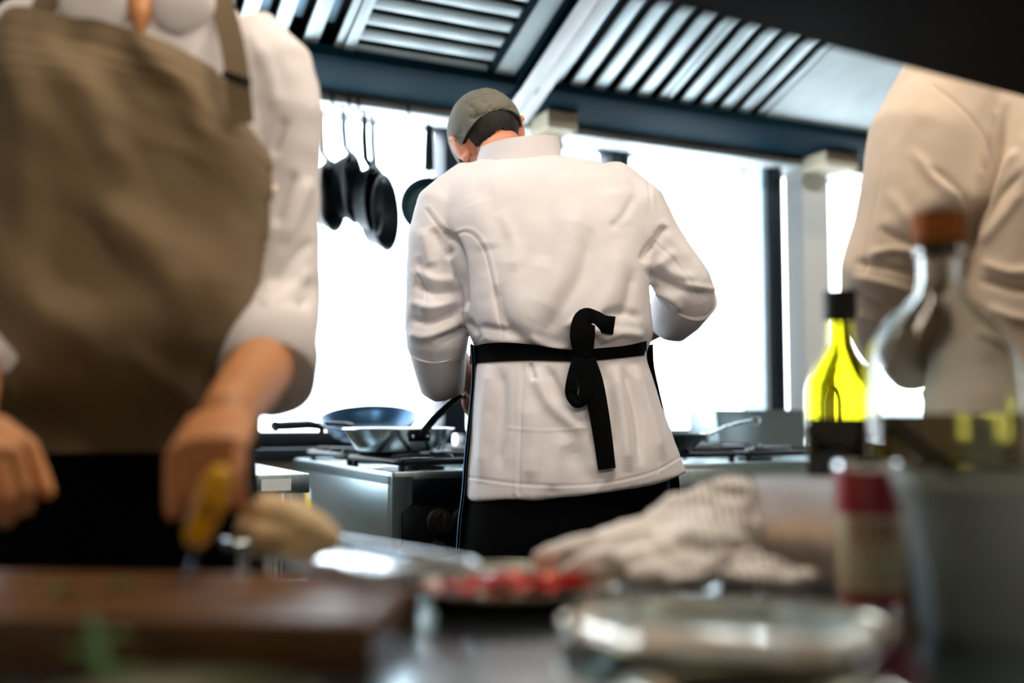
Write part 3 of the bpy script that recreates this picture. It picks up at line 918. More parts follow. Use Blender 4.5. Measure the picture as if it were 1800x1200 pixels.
for sx in (-1,):
    for sy in (-1, 1):
        part('tray_foot', MB().tube([(sx * (hl - .03), sy * (hw - .014), -.0025), (sx * (hl - .03), sy * (hw - .014), .037)], .006, 8), M_TRAY, TR)
# pale root on the tray
rt = at(508, 955, 1.12)
RV = thing('pale_root', 'pale beige knobbly root vegetable lying at the tray end', 'vegetable', (rt.x, rt.y, CZ + .041), R(-8))
mb = MB().tube([(-.050, .012, .036), (-.030, .006, .046), (.0, .0, .040), (.030, -.004, .028), (.044, -.006, .022)], [.014, .022, .026, .022, .016], 16, round_cap=True)
mb.tube([(-.046, -.004, .032), (-.018, -.014, .024), (.012, -.012, .026)], [.012, .018, .017], 14, round_cap=True)
mb.tube([(.01, -.016, .016), (.032, -.014, .014)], [.015, .012], 12, round_cap=True)
mb.tube([(-.024, -.006, .012), (-.008, -.006, .020)], [.011, .016], 12, round_cap=True)
me = remesh(mb, .0025, 6)
V = get_v(me); V[:, 2] += -V[:, 2].min(); Nn = get_n(me); V += Nn * (vnoise(V * 60) * .0018)[:, None]; set_v(me, V)
link('root_body', me, mat('root_skin', 'dcc396', rough=.6, var=.12, scale=30, sub=.1, bump=.1), RV, angle=None)

# crumpled striped towel: rolls of cloth pressed together
def towel():
    org = C(1130, Y=1.22)
    mb = MB()
    def L(p): return at(p[0], p[1], p[2]) - org
    folds = [
        [(958, 985, 1.20, .012), (1010, 972, 1.20, .018), (1070, 965, 1.21, .020), (1130, 950, 1.22, .02)],
        [(1000, 1000, 1.16, .012), (1080, 985, 1.16, .018), (1150, 975, 1.17, .022), (1215, 960, 1.18, .024)],
        [(1040, 955, 1.25, .012), (1100, 940, 1.25, .018), (1160, 935, 1.25, .022), (1230, 925, 1.25, .026), (1290, 935, 1.25, .026)],
        [(1140, 925, 1.27, .014), (1190, 900, 1.27, .022), (1240, 890, 1.27, .026), (1290, 880, 1.27, .03)],
        [(1262, 850, 1.27, .012), (1276, 862, 1.27, .02), (1288, 890, 1.26, .026), (1294, 930, 1.26, .028), (1296, 980, 1.25, .027)],
        [(1110, 1000, 1.15, .016), (1170, 985, 1.14, .024), (1230, 975, 1.15, .03), (1290, 980, 1.18, .032)],
        [(1120, 1012, 1.12, .010), (1180, 1012, 1.11, .015), (1230, 1005, 1.12, .018)],
        [(1185, 945, 1.20, .02), (1240, 940, 1.19, .028), (1290, 930, 1.2, .034)],
        [(1290, 1005, 1.13, .01), (1340, 1000, 1.12, .014), (1400, 1008, 1.12, .012), (1425, 1016, 1.12, .008)],
        [(1280, 1012, 1.1, .008), (1330, 1014, 1.1, .012), (1390, 1022, 1.1, .009)],
    ]
    for f in folds:
        pts = [L(p) for p in f]
        mb.tube(smoothline([tuple(p) for p in pts], 5), np.interp(np.linspace(0, 1, (len(f) - 1) * 5 + 1), np.linspace(0, 1, len(f)), [p[3] for p in f]), 14, round_cap=True)
    mb.v = [(p[0], p[1], max(p[2], 0.0)) for p in mb.v]
    me = remesh(mb, .0032, 5, subdiv=0)
    V = get_v(me); N = get_n(me)
    d = np.abs(vnoise(V * np.array([34, 50, 60]), 3)) * -.010 + .003 + vnoise(V * 90, 5) * .0016
    V = V + N * d[:, None]
    V[:, 2] = np.maximum(V[:, 2], .0005)
    set_v(me, V)
    return me, org
M_TOWEL = weave('towel_cloth', 'f0ebe6', scale=400)
nt = M_TOWEL.node_tree
wv = nt.nodes.new('ShaderNodeTexWave'); wv.inputs['Scale'].default_value = 34; wv.inputs['Distortion'].default_value = 3.0; wv.inputs['Detail Scale'].default_value = 2.0
wv.bands_direction = 'X'
cr = nt.nodes.new('ShaderNodeValToRGB'); cr.color_ramp.elements[0].position = .80; cr.color_ramp.elements[1].position = .9
mx = nt.nodes.new('ShaderNodeMix'); mx.data_type = 'RGBA'
base = nt.nodes['Color Ramp']
nt.links.new(nt.nodes['Texture Coordinate'].outputs['Object'], wv.inputs['Vector'])
nt.links.new(wv.outputs['Fac'], cr.inputs[0])
cr.color_ramp.elements[0].color = (0, 0, 0, 1); cr.color_ramp.elements[1].color = (.75, .75, .75, 1)
sx_ = nt.nodes.new('ShaderNodeSeparateXYZ'); nt.links.new(nt.nodes['Texture Coordinate'].outputs['Object'], sx_.inputs[0])
mg = nt.nodes.new('ShaderNodeMapRange'); mg.inputs['From Min'].default_value = .02; mg.inputs['From Max'].default_value = .07
nt.links.new(sx_.outputs['X'], mg.inputs['Value'])
ml = nt.nodes.new('ShaderNodeMath'); ml.operation = 'MULTIPLY'
nt.links.new(cr.outputs[0], ml.inputs[0]); nt.links.new(mg.outputs[0], ml.inputs[1])
nt.links.new(ml.outputs[0], mx.inputs['Factor']); nt.links.new(base.outputs[0], mx.inputs[6])
mx.inputs[7].default_value = (*lin('4a5066'), 1)
nt.links.new(mx.outputs[2], nt.nodes['Principled BSDF'].inputs['Base Color'])
me, to = towel()
o = link('towel', me, M_TOWEL, None, angle=None); o.location = to
tag(o, 'crumpled white kitchen towel with grey blue stripes beside the plastic tub', 'towel')

# clear tub with yellow food
def lathe_thing(name, label, cat, loc, parts, group=None):
    t = thing(name, label, cat, loc, 0, group)
    for (nm, prof, m_) in parts:
        part(nm, MB().lathe(prof, 56), m_, t)
    return t
s_ = 1.22 / FPX
tubp = C(1411, Y=1.235)
M_TUB = bpy.data.materials.new('milky_plastic'); M_TUB.use_nodes = True
nt = M_TUB.node_tree; nt.nodes.clear()
out = nt.nodes.new('ShaderNodeOutputMaterial'); m1 = nt.nodes.new('ShaderNodeMixShader'); m2 = nt.nodes.new('ShaderNodeMixShader')
tl_ = nt.nodes.new('ShaderNodeBsdfTranslucent'); df = nt.nodes.new('ShaderNodeBsdfDiffuse'); tr = nt.nodes.new('ShaderNodeBsdfTransparent'); ms = nt.nodes.new('ShaderNodeMixShader'); gl = nt.nodes.new('ShaderNodeBsdfGlossy')
no = nt.nodes.new('ShaderNodeTexNoise'); no.inputs['Scale'].default_value = 20; mr = nt.nodes.new('ShaderNodeMapRange'); mr.inputs['To Min'].default_value = .36; mr.inputs['To Max'].default_value = .46
nt.links.new(no.outputs['Fac'], mr.inputs['Value'])
tl_.inputs[0].default_value = (.92, .95, 1, 1); df.inputs[0].default_value = (.9, .93, .97, 1); gl.inputs['Roughness'].default_value = .15
ms.inputs[0].default_value = .5; nt.links.new(tl_.outputs[0], ms.inputs[1]); nt.links.new(df.outputs[0], ms.inputs[2])
nt.links.new(mr.outputs[0], m1.inputs[0]); nt.links.new(ms.outputs[0], m1.inputs[1]); nt.links.new(tr.outputs[0], m1.inputs[2])
m2.inputs[0].default_value = .06; nt.links.new(m1.outputs[0], m2.inputs[1]); nt.links.new(gl.outputs[0], m2.inputs[2]); nt.links.new(m2.outputs[0], out.inputs[0])
lathe_thing('plastic_tub', 'milky plastic tub of yellow food between towel and red can', 'tub', tubp, [
    ('tub_wall', [(0, .001), (.044, .001), (.047, .004), (.052, .108), (.055, .11), (.0555, .116), (.0535, .117), (.0515, .113), (.0455, .006), (0, .004)], M_TUB)])
mbf = MB().lathe([(0, .006), (.0435, .006), (.0475, .05), (.042, .06), (.02, .066), (0, .068)], 48)
me = remesh(mbf, .003, 1)
V = get_v(me); top = V[:, 2] > .04
V[top, 2] += vnoise(V[top] * 120, 2) * .006; set_v(me, V)
o = link('shredded_food', me, mat('yellow_shreds', 'e0a326', rough=.5, var=.3, scale=60, sub=.1, bump=.6, bscale=150), None, angle=None)
o.location = tubp; tag(o, 'yellow shredded food filling the bottom of the milky tub', 'food', kind='stuff')

# red and cream can
cnp = C(1528, Y=1.07)
CN = lathe_thing('food_can', 'red and cream food can between the tub and the grey bucket', 'can', cnp, [
    ('can_body', [(0, 0), (.033, 0), (.0335, .003), (.033, .006), (.033, .136), (.0335, .14), (.032, .143), (.031, .139), (0, .138)], M_STEEL_POL),
    ('red_band', [(.0333, .092), (.0337, .092), (.0337, .135), (.0333, .135)], mat('can_red', 'b01028', rough=.3, var=.08, coat=.4)),
    ('cream_label', [(.0332, .016), (.0336, .016), (.0336, .0925), (.0332, .0925)], mat('can_cream', 'd9c9a4', rough=.4, var=.05, coat=.3)),
    ('red_foot_band', [(.0332, .004), (.0336, .004), (.0336, .0165), (.0332, .0165)], MATS['can_red'])])
def text_on_can(txt, zc, size, r, parent, m_, ang0):
    cu = bpy.data.curves.new('t', 'FONT'); cu.body = txt; cu.size = size; cu.align_x = 'CENTER'; cu.extrude = .0004
    to_ = bpy.data.objects.new('t', cu); COL.objects.link(to_)
    dg = bpy.context.evaluated_depsgraph_get(); dg.update()
    me = bpy.data.meshes.new_from_object(to_.evaluated_get(dg))
    bpy.data.objects.remove(to_)
    V = get_v(me)
    th = ang0 + V[:, 0] / r
    V2 = np.stack([(r + .0003 + V[:, 2]) * np.cos(th), (r + .0003 + V[:, 2]) * np.sin(th), zc + V[:, 1]], 1)
    set_v(me, V2)
    return link('lettering', me, m_, parent, smooth=False)
text_on_can('OSK', .068, .026, .0338, CN, MATS['can_red'], R(-98))

# square oil bottle
def sq(r_, n=40, e=5.0):
    out = []
    for k in range(n):
        th = 2 * PI * k / n
        c, s = math.cos(th), math.sin(th)
        out.append((r_ * abs(c) ** (2 / e) * (1 if c >= 0 else -1), r_ * abs(s) ** (2 / e) * (1 if s >= 0 else -1)))
    return out
def sqloft(rows, n=40):
    mb = MB(); vs = []; fs = []
    for (r_, z, e) in rows:
        vs += [(x, y, z) for x, y in sq(r_, n, e)]
    for i in range(len(rows) - 1):
        for k in range(n):
            fs.append((i * n + k, i * n + (k + 1) % n, (i + 1) * n + (k + 1) % n, (i + 1) * n + k))
    fs.append(tuple(range(n))); fs.append(tuple((len(rows) - 1) * n + k for k in range(n)))
    return mb.add(vs, fs)
obp = C(1484, Y=1.36)
OB = thing('oil_bottle', 'square green glass oil bottle with a black cap and dark contents', 'bottle', obp, R(-24))
OB.scale = (1.16, 1.16, 1.05)
part('bottle_glass', sqloft([(.034, 0, 5), (.0365, .004, 5), (.0365, .20, 5), (.035, .222, 4.5), (.028, .240, 3.2), (.018, .258, 2.2), (.0145, .27, 2), (.0135, .30, 2), (.0145, .301, 2), (.0145, .306, 2), (.0130, .307, 2),
      (.0108, .306, 2), (.0108, .27, 2), (.0155, .257, 2.2), (.0255, .238, 3.2), (.0325, .221, 4.5), (.034, .199, 5), (.034, .006, 5), (.030, .004, 5)]), M_GLASS_OIL, OB)
part('contents', sqloft([(.031, .005, 5), (.0346, .007, 5), (.0346, .176, 5), (.0336, .178, 5)]), M_LIQ_DARK, OB)
part('cap', MB().lathe([(0, .335), (.0175, .334), (.0185, .331), (.0185, .300), (.0165, .298), (.0148, .299), (.0148, .325), (0, .325)], 32), M_RUBBERBLK, OB)

# round glass flask with cork and olive-coloured contents
fk = C(1664, Y=1.20)
FK = thing('glass_flask', 'big round clear glass flask with a cork and yellowish contents', 'bottle', fk, 0)
outer = [(0, 0), (.07, 0), (.08, .004), (.086, .02), (.0875, .06), (.0875, .21), (.085, .245), (.076, .275), (.058, .302), (.038, .318), (.027, .33), (.0235, .345), (.0235, .372), (.027, .375), (.028, .381), (.026, .385), (.022, .385)]
inner = [(.0205, .372), (.0205, .345), (.024, .328), (.035, .314), (.056, .298), (.0735, .272), (.0825, .243), (.085, .21), (.085, .06), (.0835, .022), (.078, .008), (.068, .005), (0, .005)]
part('flask_glass', MB().lathe(outer + inner, 64), M_GLASS, FK)
part('flask_contents', MB().lathe([(0, .0055), (.067, .0055), (.0775, .0085), (.0832, .022), (.0855, .06), (.0855, .192), (0, .192)], 64), M_LIQ_OLIVE, FK)
part('cork', MB().lathe([(0, .372), (.019, .372), (.02, .385), (.0285, .387), (.029, .39), (.030, .418), (.028, .421), (0, .421)], 32), mat('cork', 'b5662c', rough=.8, var=.3, scale=60, bump=.5, bscale=120), FK)
# grey bucket with a dark spoon
bk = C(1722, Y=.93)
lathe_thing('plastic_bucket', 'grey white plastic bucket at the counter end holding a dark spoon', 'bucket', bk, [
    ('bucket_wall', [(0, 0), (.049, 0), (.052, .003), (.065, .115), (.067, .116), (.069, .126), (.071, .127), (.071, .138), (.069, .140), (.066, .139), (.063, .118), (.050, .006), (0, .004)], mat('grey_plastic', '8d999b', rough=.35, var=.05, coat=.2)),
    ('bucket_lip', [(.066, .1395), (.0715, .1395), (.0722, .137), (.0722, .133), (.0712, .131)], mat('pale_plastic', 'b9c2b6', rough=.35, var=.04))])
sa_ = at(1716, 862, .93); sb_ = at(1562, 742, 1.0)
SPN = thing('spoon', 'dark long-handled spoon leaning out of the grey bucket', 'spoon', bk + Vector((.0, 0, .006)), 0)
q0 = sa_ - bk - Vector((0, 0, .006)); q1 = sb_ - bk - Vector((0, 0, .006)); low = Vector((.035, -.005, .012))
part('spoon_handle', MB().tube([low, low.lerp(q0, .6), q0, q0.lerp(q1, .5), q1], [.004, .004, .0045, .006, .0065], 10, flat=.6, round_cap=True), mat('spoon_dark', '1b2a2c', rough=.35, metal=.5, var=.1), SPN)
part('spoon_bowl', MB().ell(low + Vector((.002, 0, .004)), (.012, .018, .012)), MATS['spoon_dark'], SPN)
# herbs and bits on and in front of the board
M_GREEN = mat('herb_green', '3f6a2c', rough=.5, var=.3, scale=30, sub=.1)
def leaf(name, label, loc, rz, L, w, lift=.004):
    rows = []
    for k in range(9):
        u = k / 8
        ww = w * math.sin(PI * min(.98, u * .95 + .04))
        rows.append([Vector((u * L, (j / 2 - 1) * ww, lift * math.sin(u * PI) + .0015 + (.002 if j in (0, 4) else 0))) for j in range(5)])
    mb = MB().grid(rows)
    mb.grid([[p + Vector((0, 0, -.0008)) for p in r_] for r_ in rows])
    o = part(name, mb, M_GREEN); o.location = loc; o.rotation_euler = (0, 0, rz)
    tag(o, label, 'herb', 'loose green herbs'); return o
bz = CZ + .0374
p = at(180, 1035, .93); leaf('herb_leaf', 'single green herb leaf lying on the cutting board', (p.x, p.y, bz), R(20), .03, .008)
p = at(90, 1045, .90); leaf('herb_leaf', 'darker green herb leaf near the board end at the frame edge', (p.x, p.y, bz), R(70), .028, .009)
p = at(205, 1230, .70); HB = thing('green_sprig', 'long green herb stem leaning against the front of the board', 'herb', (p.x, p.y, CZ), 0, 'loose green herbs')
part('stem', MB().tube([(0, 0, .004), (-.02, .03, .012), (-.04, .065, .03), (-.05, .078, .042)], [.006, .006, .005, .004], 10, round_cap=True), M_GREEN, HB)
for k, (t_, sgn) in enumerate(((.3, 1), (.55, -1), (.8, 1))):
    part('leaf', MB().ell((-.05 * t_ + .012 * sgn, .078 * t_, .010 + .030 * t_), (.014, .006, .002)), M_GREEN, HB)
on = C(1562, Y=.72); ON = thing('red_onion', 'small purple red onion at the bottom edge near the bucket', 'onion', on, 0)
part('bulb', MB().lathe([(0, 0), (.006, .001), (.016, .006), (.021, .016), (.019, .026), (.010, .034), (.004, .04), (.002, .046), (0, .047)], 28), mat('onion_skin', '6a2440', rough=.3, var=.3, scale=8, stretch=(10, 10, 1), coat=.3), ON)
part('root_tip', MB().tube([(0, 0, .0), (.001, 0, .004)], .004, 8), mat('onion_root', '8d7a5a', rough=.8), ON)

# ================================================================== PEOPLE
def person(label, org):
    return thing('person', label, 'person', org, 0)
def shoes_and_legs(t, body_mb, cx, cy, hip_z, face=1, spread=.1, mat_=None):
    """trousers reaching the shoes, shoes on the floor; face=+1 looks along +y"""
    tr = MB()
    for sx in (-1, 1):
        x = cx + sx * spread
        tr.tube([(cx + sx * .075, cy, hip_z), (x, cy + face * .01, hip_z * .72), (x, cy + face * .015, hip_z * .5), (x, cy, hip_z * .28), (x, cy - face * .01, .07)], [.115, .098, .078, .068, .066], 20, round_cap=False)
        sh_ = MB().tube([(x, cy - face * .07, .05), (x, cy - face * .02, .052), (x, cy + face * .06, .045), (x, cy + face * .15, .036), (x, cy + face * .185, .034)], [.04, .046, .044, .042, .03], 16, round_cap=True)
        sh_.v = [(p[0], p[1], max(p[2], 0.0)) for p in sh_.v]
        part('shoe', sh_, M_SHOE, t)
    tr.ell((cx, cy, hip_z), (.17, .115, .12))
    link('trousers', remesh(tr, .009, 5), mat_ or M_TROUSER, t, angle=None)

# ------------------------------------------------------------------ the cook at the stove, seen from behind
YC = 2.35
oc = at(990, 900, YC); oc.z = 0
CH = person('cook with grey cap and white jacket standing with back turned at the stoves', oc)
rowsC = [(262, 862, 968, .085, .05), (276, 826, 1050, .075, .075), (292, 800, 1098, .062, .092), (318, 772, 1128, .046, .108), (352, 764, 1140, .034, .118), (400, 772, 1143, .022, .126),
         (450, 790, 1140, .014, .131), (500, 806, 1141, .006, .134), (545, 814, 1144, .0, .137), (580, 822, 1147, 0, .137), (602, 832, 1142, 0, .126), (618, 839, 1135, 0, .113), (634, 838, 1135, 0, .113),
         (660, 834, 1144, 0, .121), (710, 829, 1160, 0, .131), (770, 825, 1178, 0, .139), (825, 821, 1194, 0, .144), (866, 819, 1206, 0, .146)]
ringsC = px_rings(rowsC, YC, oc)
mb = MB()
loft(mb, ringsC, 70, 72, 2.35)
sl, rl = px_path([(822, 330, .045, .060), (784, 372, .035, .074), (764, 420, .025, .064), (762, 470, .03, .063), (764, 520, .035, .066), (766, 565, .045, .071), (769, 602, .06, .072)], YC, oc)
mb.tube(sl, rl, 24, round_cap=True)
sr, rr_ = px_path([(1080, 330, .045, .060), (1118, 372, .035, .074), (1150, 420, .03, .063), (1178, 465, .035, .062), (1202, 502, .04, .066), (1210, 522, .055, .062)], YC, oc)
mb.tube(sr, rr_, 24, round_cap=True)
# hem tilts: lower on the left, raised on the right
jk = remesh(mb, .0062, 5, subdiv=1)
V = get_v(jk)
k = np.clip((1.06 - V[:, 2]) / .2, 0, 1)
V[:, 2] += k * (np.clip((V[:, 0]) / .2, -1, 1.3) * .016 + np.clip(V[:, 0] / .2, 0, 1.3) ** 2 * .014)
# broad soft drape of the cloth
pn = V * np.array([16, 16, 7])
V += get_n(jk) * ((vnoise(pn, 1) * .0030 + vnoise(V * 42, 4) * .0007) )[:, None]
set_v(jk, V)
ST = [
    # broad diagonal folds running into the knot
    ([(1012, 350), (1000, 430), (975, 500), (945, 570)], 26, 7), ([(1040, 400), (1025, 480), (985, 545), (960, 596)], 15, -6),
    ([(1090, 420), (1080, 500), (1050, 560), (1030, 600)], 18, 5), ([(1115, 470), (1100, 540), (1070, 585)], 10, -4),
    ([(890, 420), (900, 500), (925, 560), (960, 606)], 24, 4), ([(870, 500), (885, 560), (925, 600)], 10, -4.5), ([(1000, 560), (1020, 575), (1075, 582)], 10, 7), ([(930, 588), (960, 606), (1005, 612)], 7, 5),
    ([(1048, 560), (1090, 548), (1130, 560)], 9, -5), ([(1050, 598), (1090, 585), (1135, 590)], 8, 6), ([(830, 585), (870, 597), (920, 600)], 8, 5), ([(840, 572), (880, 580), (905, 584)], 6, -4),
    ([(820, 560), (836, 580), (850, 598)], 6, -5),
    # shoulder blades and yoke
    ([(840, 330), (930, 320), (1040, 330)], 34, 3), ([(830, 340), (850, 400), (858, 440)], 22, 3.5), ([(1080, 330), (1085, 400)], 20, 3), ([(960, 300), (965, 400), (955, 470)], 20, -3),
    ([(880, 370), (905, 430), (905, 480)], 11, 2.5), ([(1118, 340), (1095, 380), (1070, 400)], 8, -3),
    # left armhole, sleeve and elbow folds
    ([(748, 368), (768, 395), (786, 414)], 2.2, -2.4), ([(755, 362), (775, 389), (793, 408)], 2.6, 1.5),
    ([(780, 405), (800, 425), (812, 460), (816, 520), (817, 548)], 7, -11), ([(760, 400), (775, 430), (795, 455)], 10, -6), ([(742, 400), (752, 440), (762, 470)], 12, 4.5),
    ([(775, 420), (790, 470), (796, 520)], 9, 5), ([(722, 470), (760, 490), (800, 492)], 9, 4.5), ([(725, 500), (765, 515), (805, 508)], 8, -6), ([(718, 530), (760, 540), (808, 525)], 9, 6),
    ([(716, 560), (760, 566), (812, 545)], 8, -7), ([(714, 585), (755, 590), (815, 562)], 9, 6), ([(735, 450), (740, 500), (728, 560)], 8, -3.5),
    ([(726, 470), (748, 520), (740, 590)], 2.2, -1.6), ([(760, 600), (800, 585), (820, 575)], 6, -6),
    # left back panel seam
    ([(788, 416), (820, 408), (846, 430), (862, 480), (872, 540), (884, 596)], 2.2, -2.0), ([(795, 410), (826, 402), (853, 426), (869, 478), (880, 540), (892, 596)], 2.6, 1.1),
    # right armhole, sleeve and elbow
    ([(1140, 314), (1143, 360), (1146, 410)], 2.2, -2.2), ([(1147, 314), (1150, 360), (1152, 405)], 2.4, 1.2),
    ([(1128, 462), (1140, 440), (1160, 412), (1170, 396)], 7, -9), ([(1140, 480), (1165, 460), (1190, 440)], 10, 5), ([(1135, 470), (1165, 495), (1215, 515), (1255, 520)], 8, -6), ([(1150, 450), (1185, 480), (1230, 490)], 9, 4),
    ([(1145, 510), (1180, 525), (1200, 545)], 8, 6), ([(1150, 425), (1195, 470), (1235, 530)], 2.2, -1.5), ([(1160, 385), (1185, 425), (1215, 460)], 10, 3), ([(1200, 500), (1235, 505), (1258, 510)], 6, 4),
    # collar seam line on the yoke
    ([(828, 292), (900, 274), (990, 262)], 2.0, -1.6),
    # skirt of the jacket: pleats below the tie
    ([(920, 640), (916, 740), (912, 868)], 2.2, -2.2), ([(912, 640), (908, 740), (904, 868)], 2.6, 1.2), ([(1122, 660), (1140, 740), (1158, 830)], 2.2, -1.6),
    ([(862, 640), (852, 720), (845, 850)], 11, 6), ([(880, 645), (884, 720), (876, 840)], 10, -4), ([(940, 645), (960, 700), (1000, 740), (1030, 760)], 12, 5), ([(960, 642), (985, 690), (1010, 715)], 8, -6),
    ([(1060, 640), (1072, 720), (1075, 800)], 9, -6), ([(1078, 640), (1095, 740), (1105, 830)], 10, 6.5), ([(1095, 640), (1118, 720), (1128, 820)], 7, -6), ([(1112, 640), (1140, 720), (1165, 810)], 10, 6),
    ([(1000, 780), (1030, 830), (1060, 850)], 18, -4), ([(930, 700), (935, 780), (930, 850)], 16, 3.5), ([(990, 760), (975, 820), (970, 865)], 14, 3), ([(890, 752), (960, 757), (1030, 752)], 2.2, .8),
    ([(1040, 645), (1050, 700), (1048, 740)], 6, 5), ([(930, 636), (940, 670)], 5, -4),
    # hem stitch
    ([(822, 838), (912, 850), (1000, 853), (1080, 846), (1150, 828), (1196, 803)], 2.0, -1.4), ([(822, 843), (912, 855), (1000, 858), (1080, 851), (1150, 833), (1196, 808)], 2.4, .5),
]
sculpt(jk, oc, [(p, w, a * (1.5 if w > 4 else 1.0)) for (p, w, a) in ST])
J = link('jacket', jk, M_JACKET, CH, angle=None)
bvC = BVHTree.FromPolygons([tuple(v) for v in get_v(jk)], [tuple(p.vertices) for p in jk.polygons])

# stand collar
def ring_strip(ctr, rx, ry, z0f, z1f, th0, th1, n, thick, lean=0.0):
    """upright band around ctr between angles; z0f/z1f give heights by angle"""
    A = []; B = []
    for k in range(n + 1):
        th = th0 + (th1 - th0) * k / n
        c, s = math.cos(th), math.sin(th)
        z0, z1 = z0f(th), z1f(th)
        A.append([Vector((ctr[0] + c * (rx + lean * f), ctr[1] + s * (ry + lean * f), z0 + (z1 - z0) * f)) for f in np.linspace(0, 1, 6)])
        B.append([Vector((ctr[0] + c * (rx + lean * f - thick), ctr[1] + s * (ry + lean * f - thick), z0 + (z1 - z0) * f)) for f in np.linspace(1, 0, 6)])
    rows = [a + b + [a[0]] for a, b in zip(A, B)]
    mb = MB().grid(rows)
    return mb
c_l = at(834, 283, YC + .02) - oc; c_r = at(990, 264, YC + .02) - oc
cc_ = (c_l + c_r) / 2; crx = (c_r.x - c_l.x) / 2
tilt = (c_r.z - c_l.z) / (c_r.x - c_l.x)
col_ = ring_strip((cc_.x, .075, 0), crx, .092, lambda th: cc_.z - .016 + tilt * crx * math.cos(th) + .012 * math.sin(th), lambda th: cc_.z + .040 + tilt * crx * math.cos(th) * 1.1 + .004 * math.sin(th), R(-235), R(55), 48, .006, -.006)
part('collar', col_, M_JACKET, J, angle=50)
# turned-back cuffs
def cuff(p0, p1, r0, r1, parent, m_, thick=.005):
    p0, p1 = Vector(p0), Vector(p1)
    d = (p1 - p0)
    outer = [p0 + d * f for f in (0, .03, .5, .97, 1.0)]
    ro = [r0 - .012, r0 - .002, (r0 + r1) / 2 + .002, r1 + .001, r1 - .002]
    inner = [p0 + d * f for f in (.99, .5, .05)]
    ri = [r1 - thick, (r0 + r1) / 2 - thick, r0 - thick - .004]
    mb = MB().tube(outer + inner, ro + ri, 36, cap=False)
    me = mb.mesh('cuff')
    V = get_v(me); V += get_n(me) * (vnoise(V * 38, 9) * .003)[:, None]; set_v(me, V)
    return link('cuff', me, m_, parent, angle=60)
def tubefix(path):
    return path
pL0 = at(768, 606, YC + .055) - oc; pL1 = at(778, 682, YC + .135) - oc
cuff(pL0, pL1, .066, .052, J, M_JACKET)
pR0 = at(1214, 516, YC + .05) - oc; pR1 = at(1176, 563, YC + .155) - oc
cuff(pR0, pR1, .070, .059, J, M_JACKET)
# body under the clothes: head, neck, arms and hands in one surface
bd = MB()
HM = Matrix.Translation(at(862, 249, YC + .11) - oc) @ Euler((R(-21), R(-20), R(17)), 'XYZ').to_matrix().to_4x4()
head(bd, HM, 1.0)
nk0 = at(905, 300, YC + .06) - oc
bd.tube([nk0 - Vector((0, 0, .05)), nk0, HM @ Vector((0, -.03, -.05)), HM @ Vector((0, -.01, .0))], [.062, .056, .055, .055], 20)
torso_in = [(r[0], r[1], r[2], r[3] * .8, r[4] * .78) for r in ringsC]
loft(bd, torso_in, 30, 32, 2.2)
el = Vector(sl[-1]); wl = at(838, 684, YC + .27) - oc
bd.tube([Vector(p) for p in sl] + [el.lerp(wl, .45), wl], [.042] * len(sl) + [.040, .028], 18, round_cap=True)
hand(bd, wl, (wl - el) + Vector((.05, .12, .04)), (-.2, -.1, 1), curl=(30, 45, 30), side=-1)
er = Vector(sr[-1]); wr = at(1108, 598, YC + .28) - oc
bd.tube([Vector(p) for p in sr] + [er.lerp(wr, .45), wr], [.042] * len(sr) + [.042, .028], 18, round_cap=True)
hand(bd, wr, (wr - er) + Vector((-.04, .1, 0)), (.1, -.1, 1), curl=(30, 45, 30), side=1)
link('body', remesh(bd, .0042, 3), M_SKIN_C, CH, angle=None)
# short dark hair: shell on the back and sides of the skull
def shell(M, c, r, inside, m_, parent, name, thick=.004, nz=.0015, nu=72, nv=48, freq=160):
    P = {}; vs = []; fs = []
    def idx(i, j):
        k = (i, j % nu)
        if k not in P:
            ph = PI * i / nv; th = 2 * PI * (j % nu) / nu
            P[k] = len(vs)
            vs.append((c[0] + r[0] * math.sin(ph) * math.cos(th), c[1] + r[1] * math.sin(ph) * math.sin(th), c[2] + r[2] * math.cos(ph)))
        return P[k]
    for i in range(nv):
        for j in range(nu):
            ph = PI * (i + .5) / nv; th = 2 * PI * (j + .5) / nu
            q = (c[0] + r[0] * math.sin(ph) * math.cos(th), c[1] + r[1] * math.sin(ph) * math.sin(th), c[2] + r[2] * math.cos(ph))
            if inside(q):
                fs.append((idx(i, j), idx(i, j + 1), idx(i + 1, j + 1), idx(i + 1, j)))
    V = np.array(vs); cen = np.array(c)
    d = (V - cen); d /= np.linalg.norm(d, axis=1)[:, None]
    V = V + d * (vnoise(V * freq, 3) * nz)[:, None]
    n = len(V)
    # edges of the shell
    from collections import Counter
    cnt = Counter()
    for f in fs:
        for a, b in zip(f, f[1:] + f[:1]): cnt[(min(a, b), max(a, b))] += 1
    f2 = [tuple(q + n for q in reversed(f)) for f in fs]
    sides = []
    for f in fs:
        for a, b in zip(f, f[1:] + f[:1]):
            if cnt[(min(a, b), max(a, b))] == 1: sides.append((b, a, a + n, b + n))
    W_ = V - d * thick
    mb = MB(); mb.v = [tuple(M @ Vector(p)) for p in np.vstack([V, W_])]; mb.f = fs + f2 + sides
    return part(name, mb, m_, parent, angle=60)
shell(HM, (0, -.002, .028), (.0785, .0995, .092), lambda q: q[1] < .02 and q[2] > -.042 + .02 * math.cos(q[0] * 60) and not (q[1] > -.045 and q[2] < .0), M_HAIR, CH, 'hair', .006, .0022, freq=260)
